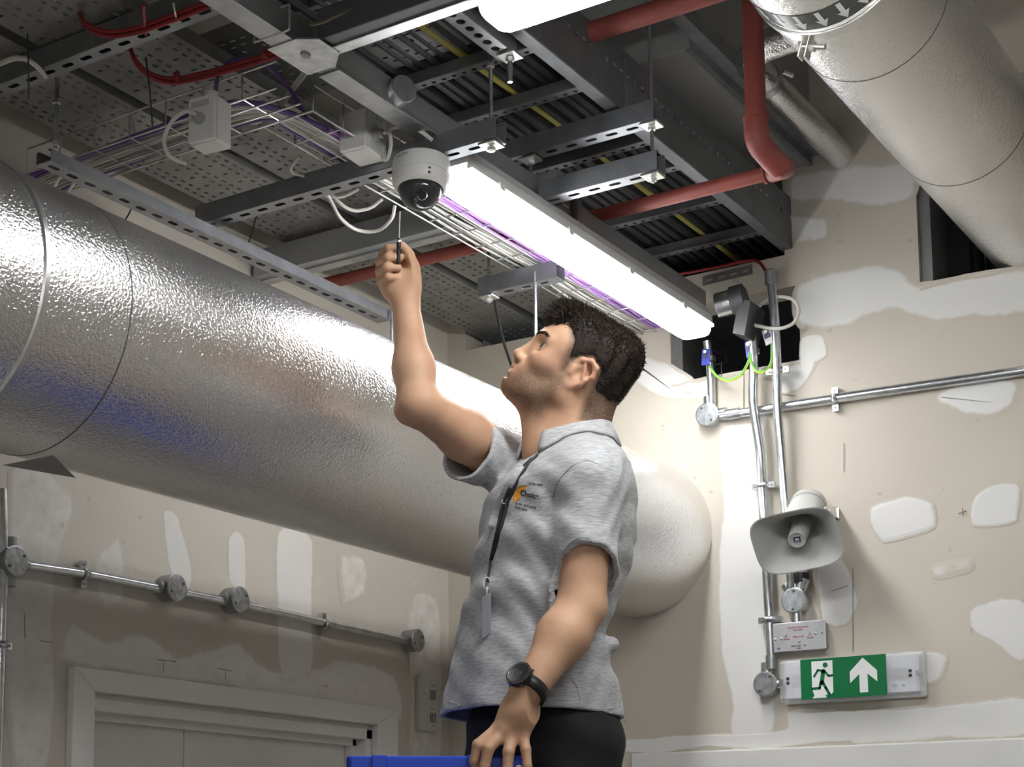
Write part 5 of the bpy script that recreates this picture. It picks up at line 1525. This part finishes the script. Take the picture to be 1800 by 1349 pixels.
# eyes
for s in (1, -1):
    c = H(.0695, .033 * s, -.0105); e = MB().sphere(c, .0126, 24, 16).build('eye', mat('eye white', (.78, .76, .74), .12, coat=.5), man)
    gz = V(H(.100, .042 * s, -.008)) - V(c); gz.normalize()
    MB().lathe([(.0066, .0108), (.0060, .0120), (0, .0130)], c, gz, n=24).build('iris', mat('iris', (.10, .09, .07), .1, coat=1), e)
    MB().lathe([(.0026, .0124), (0, .0131)], c, gz, n=16).build('pupil', black, e)
    # dark lash line along the upper lid
    lash = []
    for k in range(9):
        lw = (.020 + .024 * k / 8)
        hit = bbv.ray_cast(V(H(.13, lw * s, -.0085 + .0058 * math.sin(math.pi * k / 8))), V(-HM[0]))
        if hit[0] is not None: lash.append(hit[0] + V(HM[0]) * .0006)
    if len(lash) > 3: MB().tube(lash, .0009, n=5).build('eyelashes', black, man)
    # brow
    tf = MB()
    for k in range(220):
        t_ = random.random(); lw = .010 + .042 * t_
        src = V(H(.13, lw * s, .002 + .010 * math.sin(t_ * 2.4) + random.uniform(-.003, .003)))
        hit = bbv.ray_cast(src, V(-HM[0]))
        if hit[0] is None: continue
        p = hit[0] - hit[1] * .0003; d = (V(HM[1]) * s * 1.0 + V(HM[2]) * (.35 - .7 * t_) + hit[1] * .25).normalized() * .0085
        w = d.cross(hit[1]).normalized() * .0006
        tf.add([p - w, p + w, p + hit[1] * .0008, p + d], [(0, 1, 3), (1, 2, 3), (2, 0, 3)])
    tf.build('eyebrow', mat('brow hair', (.05, .03, .02), .6), man)

# ---- hair
hair_in = [E_((-.010, 0, .020), (.089, .0765, .0765)), E_((.036, 0, .012), (.062, .064, .066), .03), Cone(H(-.050, 0, -.02), H(-.047, 0, -.085), .046, .043, .03),
           E_((.035, 0, .045), (.064, .054, .040), .02), E_((-.06, 0, .045), (.038, .055, .05), .02)]
def hairmask(p):
    q = ((p - HO) @ HM.T) / HS
    return poly2(q[:, 0] + .012 * np.sin(q[:, 1] * 60) * 0, q[:, 2], hp)
def hair_d(p):
    mk = hairmask(p)
    return np.maximum(evalsdf(hair_in, p) + .0075 * np.clip(1 + mk / .012, 0, 1.2), mk - .004)
hairp = [Fn(hair_d, .001)]
def hairwarp(p):
    q = ((p - HO) @ HM.T)
    return .0022 * np.sin(130 * q[:, 0] + 60 * q[:, 2] + 4 * np.sin(90 * q[:, 1])) * np.clip(q[:, 2] * 20, .2, 1) + .0012 * np.sin(260 * q[:, 1] + 90 * q[:, 0])
hvp, hq = surface(hairp, *bb([H(.11, .09, .12), H(-.12, -.09, -.1), H(.11, -.09, .12), H(-.12, .09, -.1), H(-.12, .09, .12), H(.11, .09, -.1)], .03), .0026, hairwarp)
hairm = mat('dark brown hair', (.020, .013, .009), .65, 0, .4, 200, spec=.25)
hair = npmesh('hair', hvp, hq, hairm, man); hair['label'] = 'short dark brown hair, brushed up at the front'
tf = MB(); idx = np.random.default_rng(3).choice(len(hvp), min(15000, len(hvp)), replace=False)
hl_ = ((hvp - HO) @ HM.T) / HS
nrm = np.zeros_like(hvp); tri = hvp[hq]; fn = np.cross(tri[:, 2] - tri[:, 0], tri[:, 3] - tri[:, 1])
for k in range(4): np.add.at(nrm, hq[:, k], fn)
nrm /= np.linalg.norm(nrm, axis=1)[:, None] + 1e-12
if ((hvp - H(-.01, 0, .01)) * nrm).sum() < 0: nrm = -nrm
fwd, up_ = HM[0], HM[2]
for i in idx:
    f, l, u = hl_[i]; top = np.clip((u - .03) / .04, 0, 1); fr = np.clip((f - .02) / .06, 0, 1)
    ln_ = .0045 + .0045 * top + .009 * fr * top
    d = nrm[i] * (.32 + .15 * top + .2 * top * fr) + (fwd * .55 * top + up_ * .35 * fr) - (up_ * .6 + fwd * .35) * (1 - top) + _n([random.uniform(-.3, .3) for _ in range(3)])
    d = d / np.linalg.norm(d) * ln_ * random.uniform(.7, 1.25)
    w = np.cross(d, nrm[i]); w = w / (np.linalg.norm(w) + 1e-9) * (.0008 + .0003 * top)
    p = hvp[i] - nrm[i] * .001; q = p + d * .55 + nrm[i] * .001
    tf.add([p - w, p + w, q + w * .6, q - w * .6, p + d - up_ * 0], [(0, 1, 2, 3), (3, 2, 4)])
tf.build('hair_strands', hairm, man)

# ---- collar, placket, lanyard, badge, logo, watch
def on_shirt(x, y, lift=.002):
    hit = sbv.ray_cast(CAM, ray(x, y).normalized())
    return hit[0] - ray(x, y).normalized() * lift if hit[0] is not None else Pd(x, y, 2.9)
collar_in = [(940, 785), (958, 778), (980, 762), (1005, 748), (1030, 738), (1052, 736)]
# collar: lofted band round the neck, standing then folded down
nc = Q(993, 790, ZT); rows = []
axn = V(_n(H(-.01, 0, -.05)) - nc).normalized()
ga = V(GT) - axn * V(GT).dot(axn); ga.normalize(); sa = axn.cross(ga)
if sa.dot(V(ST)) < 0: sa = -sa
M_ = 40
colr = MB(); vs = []
for i in range(M_ + 1):
    t_ = math.pi * (.13 + 1.74 * i / M_)                        # opening at the front
    cx, sx_ = math.cos(t_), math.sin(t_)
    back = .5 - .5 * cx                                       # 0 front, 1 back
    dirv = ga * cx + sa * sx_
    def P(r, h): return V(nc) + ga * (cx * (min(r, .084) if cx > 0 else r) * 1.04 - .004) + sa * (sx_ * r) + axn * h
    hi_ = .032 + .028 * back - .016 * (1 - back) ** 2
    dn = .044 + .012 * (1 - back) + .014 * max(0, 1 - min(i, M_ - i) / 4)
    def rest(r, h):                                            # lie on the cloth, never inside it
        p = P(r, h); o_ = P(r, .10)
        hit = sbv.ray_cast(o_, -axn)
        if hit[0] is not None:
            hh = (hit[0] - V(nc)).dot(axn) + .0045
            if hh > h: p = p + axn * (hh - h)
        return p
    fl = .006 * (1 - back)
    tp = P(.075, hi_ - .002)
    vs += [P(.064, hi_ - .03), P(.067, hi_ - .004), P(.071, hi_ + .001), tp, rest(.086 + fl, hi_ - dn * .5), rest(.096 + fl, hi_ - dn)]
n = 6
colr.add(vs, [(i * n + j, i * n + j + 1, (i + 1) * n + j + 1, (i + 1) * n + j) for i in range(M_) for j in range(n - 1)], True)
co2 = colr.build('collar', poly_m, man, solid=.0035)
lan = mat('black lanyard', (.012, .012, .016), .6)
def ribbon(name, pts, w, m, par, lift=.003, th=.0012):
    P_ = [on_shirt(x, y, lift) for x, y in pts]; mb = MB(); vs = []
    P_ = spline(P_, 3)
    for i, p in enumerate(P_):
        d = (P_[min(i + 1, len(P_) - 1)] - P_[max(i - 1, 0)]).normalized(); v = (p - CAM).normalized(); s = d.cross(v).normalized()
        vs += [p + s * w / 2, p - s * w / 2]
    mb.add(vs, [(2 * i, 2 * i + 1, 2 * i + 3, 2 * i + 2) for i in range(len(P_) - 1)], True)
    return mb.build(name, m, par, solid=th)
lb = on_shirt(860, 1000, .01)
ly = thing('lanyard', 'black neck lanyard with metal clip and grey card holder', 'lanyard', lb)
ribbon('neck_strap', [(946, 800), (928, 818), (908, 850), (892, 885), (880, 930), (870, 965), (864, 985)], .0065, lan, ly, .004)
ribbon('neck_strap', [(936, 806), (916, 826), (898, 855), (884, 890), (875, 930), (868, 960), (863, 985)], .0065, lan, ly, .006)
ck = [on_shirt(862, 985, .006), on_shirt(859, 1010, .008), on_shirt(857, 1022, .010)]
MB().tube(ck, .0022, n=8).build('clip_shank', lan, ly)
c = on_shirt(856, 1022, .010); MB().tube([c + CR * (.006 * math.cos(a)) + EZ * (-.004 + .011 * math.sin(a)) for a in np.linspace(0, 2 * math.pi, 20)], .0013, n=6).build('clip_hook', zinc, ly)
bd = (on_shirt(856, 1085, .0) - CAM).dot(CF) - .016
b0, b1_, b2_, b3_ = Pd(847, 1051, bd + .006), Pd(863, 1042, bd - .004), Pd(863, 1113, bd - .004), Pd(847, 1125, bd + .006)
MB().prism([b0, b1_, b2_, b3_], -ray(855, 1080).normalized() * .004).build('card_holder', mat('card grey', (.36, .38, .40), .4), ly, bevel=.0008)
MB().tube([on_shirt(856, 1032, .012), (b0 + b1_) / 2], .0018, n=6).build('holder_tab', mat('card grey', (.36, .38, .40), .4), ly)
# placket edge and buttons
ribbon('placket', [(922, 822), (905, 845), (890, 872), (876, 905), (868, 930)], .024, poly_m, man, .0015, .0012)
for x, y in ((886, 882), (872, 915)):
    p = on_shirt(x, y, .004); MB().cyl(p, p - ray(x, y).normalized() * .002, .0045, n=14).build('button', mat('button grey', (.6, .6, .6), .3), man)
# seams: sleeve head and side vent drawn as raised stitch lines
def stitch(pts, r=.0011): MB().tube(spline([on_shirt(x, y, .0004) for x, y in pts], 5), r, n=5).build('seam', poly_m, man)
stitch([(1050, 815), (1030, 810), (1005, 820), (982, 845), (970, 875)])
stitch([(990, 1190), (1005, 1195), (1015, 1210), (1020, 1232)])
for hem in ([(990, 968), (1010, 948), (1035, 946), (1060, 966), (1073, 985)], [(842, 1258), (900, 1254), (960, 1249), (1030, 1247), (1080, 1246)], [(790, 1233), (812, 1242), (832, 1250)]):
    stitch(hem, .0009)
# logo: orange crescent and lettering laid on the cloth
def decal(name, tris_px, m, par, lift=.0012):
    mb = MB()
    for poly in tris_px:
        mb.add([on_shirt(x, y, lift) for x, y in poly], [tuple(range(len(poly)))])
    return mb.build(name, m, par)
outer = [(903 + 0, 883), (903, 872), (906, 863), (912, 857), (919, 854), (926, 854.5)]
inner = [(924, 860), (919, 863), (916, 868), (915, 875), (909, 880), (905, 884)]
strip = outer + inner
quads = [[outer[i], outer[i + 1], inner[len(inner) - 2 - i], inner[len(inner) - 1 - i]] for i in range(5)]
decal('logo_crescent', quads, mat('orange print', (.75, .33, .03), .6), man)
oline = [on_shirt(x, y, .0014) for x, y in outer]
MB().tube(spline(oline, 4), .0005, n=4).build('logo_outline', mat('brown print', (.22, .07, .01), .6), man)
def cloth_text(body, px, py, size, slope, name='logo_text', m=None, bold=.0, squash=1.0):
    cu = bpy.data.curves.new('t', 'FONT'); cu.body = body; cu.size = 1.0; cu.offset = bold
    o = bpy.data.objects.new('t', cu); COL.objects.link(o)
    dg = bpy.context.evaluated_depsgraph_get(); ev = o.evaluated_get(dg); me = ev.to_mesh()
    vs = [(v.co.x, v.co.y) for v in me.vertices]; fs = [tuple(p.vertices) for p in me.polygons]
    ev.to_mesh_clear(); bpy.data.objects.remove(o); bpy.data.curves.remove(cu)
    MB().add([on_shirt(px + x * size * squash, py - y * size + slope * x * size * squash, .0016) for x, y in vs], fs).build(name, m or blk, man)
cloth_text('Choice', 914.5, 871, 14, .22, bold=.035, squash=.80)
cloth_text('1st Fire and', 927, 851.5, 6.5, .12, bold=.04, squash=.85)
cloth_text('in Fire & Security', 907, 887.5, 6.5, .22, bold=.04, squash=.78)
cloth_text('Protection', 905, 893.8, 6.5, .22, bold=.04, squash=.78)

# watch on the left wrist
wdir = V(Lw - Le).normalized()
wc = V(Lw) - wdir * .004
wt = thing('wristwatch', 'black digital sports watch with steel bezel on the lowered wrist', 'watch', wc)
outd = (-CF * .72 - CR * .62 + EZ * .28); outd = (outd - wdir * outd.dot(wdir)).normalized(); sidew = wdir.cross(outd)
vs = []
N_ = 40
for i in range(N_):
    a = 2 * math.pi * i / N_
    p = wc + outd * (.0335 * math.cos(a)) + sidew * (.0315 * math.sin(a))
    vs += [p - wdir * .0105, p + wdir * .0105]
MB().add(vs, [(2 * i, 2 * i + 1, (2 * i + 3) % (2 * N_), (2 * i + 2) % (2 * N_)) for i in range(N_)], True).build('strap', mat('watch rubber', (.008, .008, .009), .5), wt, solid=.0035)
fc = wc + outd * .031
MB().lathe([(0, 0), (.022, 0), (.0235, .004), (.0235, .009), (.022, .0125), (0, .0125)], fc, outd, n=40).build('watch_case', mat('watch black', (.012, .012, .013), .3), wt)
MB().lathe([(.0185, .0128), (.0195, .0140), (.0225, .0135), (.0235, .0110)], fc, outd, n=40).build('bezel', mat('dark steel', (.28, .27, .26), .25, 1.0), wt)
MB().lathe([(0, .0131), (.0186, .0131)], fc, outd, n=40).build('display', mat('lcd', (.018, .02, .02), .12, coat=.6), wt)
for k, (a, b) in enumerate(((-.5, .6), (.5, .6), (-.6, -.4), (.6, -.4), (0, -.8))):
    p = fc + outd * .0062 + (sidew * a + wdir * b).normalized() * .0235
    MB().cyl(p, p + (sidew * a + wdir * b).normalized() * .003, .0022, n=10).build('pusher', mat('dark steel', (.28, .27, .26), .25, 1.0), wt)
for a, b, w, h in ((-.004, .006, .0035, .0010), (.004, .006, .0035, .0010), (0, 0, .006, .0012), (0, -.006, .004, .0009)):
    MB().obox(fc + outd * .0134 + sidew * b + wdir * a, wdir * w * .6, sidew * h, outd * .0002).build('digit', mat('lcd digit', (.09, .10, .10), .4), wt)

# ---- trousers and shoes
trm = mat('black trousers', (.006, .006, .007), .85, 0, .3, 40)
fz = 1.02
def leg(s):
    h = hip - UPZ * .05 + ST * (.085 * s); k = hip - UPZ * .45 + ST * (.10 * s) + GT * .04; a = np.array([hip[0], hip[1], fz + .09]) + ST * (.11 * s) - GT * .02
    return [Cone(h, k, .098, .068, .05), Cone(k, a, .068, .056, .03)], a
l1, a1 = leg(1); l2, a2 = leg(-1)
hipc = Q(952, 1290, ZT)
tr = [Ell(hipc, _n([GT, ST, UPZ]), [.128, .178, .13], .03)] + l1 + l2
tr += [Fn(lambda p: p[:, 2] - (hemz + .05), .003, 'i')]
lo, hi = bb([a1 - UPZ * .06, a2 - UPZ * .06, hipc + .14, hipc - .14, hipc + ST * .2, hipc - ST * .2], .08)
tvp, tq = surface(tr, lo, hi, .006, lambda p: .003 * np.sin(60 * p[:, 2] + 30 * p[:, 0]))
npmesh('trousers', tvp, tq, trm, man)
for a in (a1, a2):
    s0 = a - UPZ * .05
    sh = [Ell(s0 + GT * .05, _n([GT, ST, UPZ]), [.145, .048, .045], .02), Cone(a - UPZ * .02, a + UPZ * .02, .048, .05, .03), Fn(lambda p: fz + .001 - p[:, 2], .004, 'i')]
    v_, q_ = surface(sh, *bb([s0 + GT * .2, s0 - GT * .12, a + UPZ * .07], .06), .005)
    npmesh('shoe', v_, q_, black, man)

# ---- screwdriver held between thumb and index
tipw = Q(703, 372, z0 - .035); but = Q(700, 462, z0 - .030)
grip = tipw.copy() + (but - tipw) * .52
sdv = thing('screwdriver', 'thin precision screwdriver pinched in the raised hand below the camera', 'screwdriver', but)
MB().cyl(V(tipw), V(grip), .0015, n=10).build('blade', zinc, sdv)
MB().lathe([(.0015, 0), (.004, .004), (.0042, .016), (.003, .020), (.0038, .026), (.0038, .045), (0, .048)], V(grip), V(but - tipw), n=16).build('handle', black, sdv)
MB().lathe([(.0044, .004), (.0046, .005), (.0044, .008)], V(grip), V(but - tipw), n=16).build('collar_ring', zinc, sdv)

# ---- blue step platform
bluem = mat('blue moulded plastic', (.014, .055, .46), .32, 0, .06, 5)
near_r = V(Q(925, 1330, 2.775)); zt_ = V(Q(760, 1330, 2.8)).z
gx, sx3 = -CR, -ZH
# near edge along the facing direction, starting by the gripping hand
o0 = V((near_r.x, near_r.y, 0)) + sx3 * -.012
pl_ = thing('step_platform', 'blue plastic topped step platform under the gripping hand', 'step ladder', (o0.x, o0.y, 0))
LG, LS = .305, .36
def cor(g, s, z): return o0 + gx * g - sx3 * s + EZ * z
def slab_(g0, g1, s0, s1, z0_, z1_, nm, m, bev=.006, par=None):
    mb = MB(); P_ = [cor(g0, s0, z0_), cor(g1, s0, z0_), cor(g1, s1, z0_), cor(g0, s1, z0_)]
    return mb.prism(P_, (0, 0, z1_ - z0_)).build(nm, m, par or pl_, bevel=bev, seg=3)
T0 = zt_
top = slab_(-.01, LG, 0, LS, T0 - .085, T0 - .06, 'top_tray', bluem)
for args in ((-.01, LG, 0, .014), (-.01, LG, LS - .014, LS), (LG - .014, LG, 0, LS), (-.01, .004, 0, LS)):
    slab_(*args, T0 - .085, T0, 'tray_wall', bluem, .005, top)
slab_(.235, .262, -.006, .0, T0 - .085, T0 + .001, 'moulded_rib', bluem, .003, top)
slab_(.08, .10, -.006, .0, T0 - .085, T0 + .001, 'moulded_rib', bluem, .003, top)
q = cor(.012, -.006, T0 - .022); MB().cyl(q, q + sx3 * .004, .006, n=14).build('rivet', zinc, top)
stl = mat('blue fibreglass', (.015, .05, .36), .4)
for g, s, dg, ds in ((.02, .02, -.5, -.10), (.02, LS - .02, -.5, .10), (LG - .03, .02, .22, -.10), (LG - .03, LS - .02, .22, .10)):
    a, b = cor(g, s, T0 - .07), cor(g + dg, s + ds, 0.0)
    MB().tube([a, b], .018, n=6).build('stile', stl, pl_)
fc_ = V((hip[0], hip[1], 0)); fg = (fc_ - o0).dot(gx); fs_ = -(fc_ - o0).dot(sx3)
for k, z_ in enumerate((.27, .52, .77)):
    u = 1 - z_ / T0
    slab_(.02 - .5 * u - .10, .02 - .5 * u + .05, -.02, LS + .02, z_ - .03, z_, 'tread', stl, .004)
slab_(fg - .16, .0, fs_ - .24, fs_ + .24, fz - .035, fz, 'platform', stl, .004)
for s in (fs_ - .22, fs_ + .22):
    MB().tube([cor(fg - .14, s, fz - .02), cor(fg - .32, s + (.04 if s > fs_ else -.04), 0)], .018, n=6).build('stile', stl, pl_)
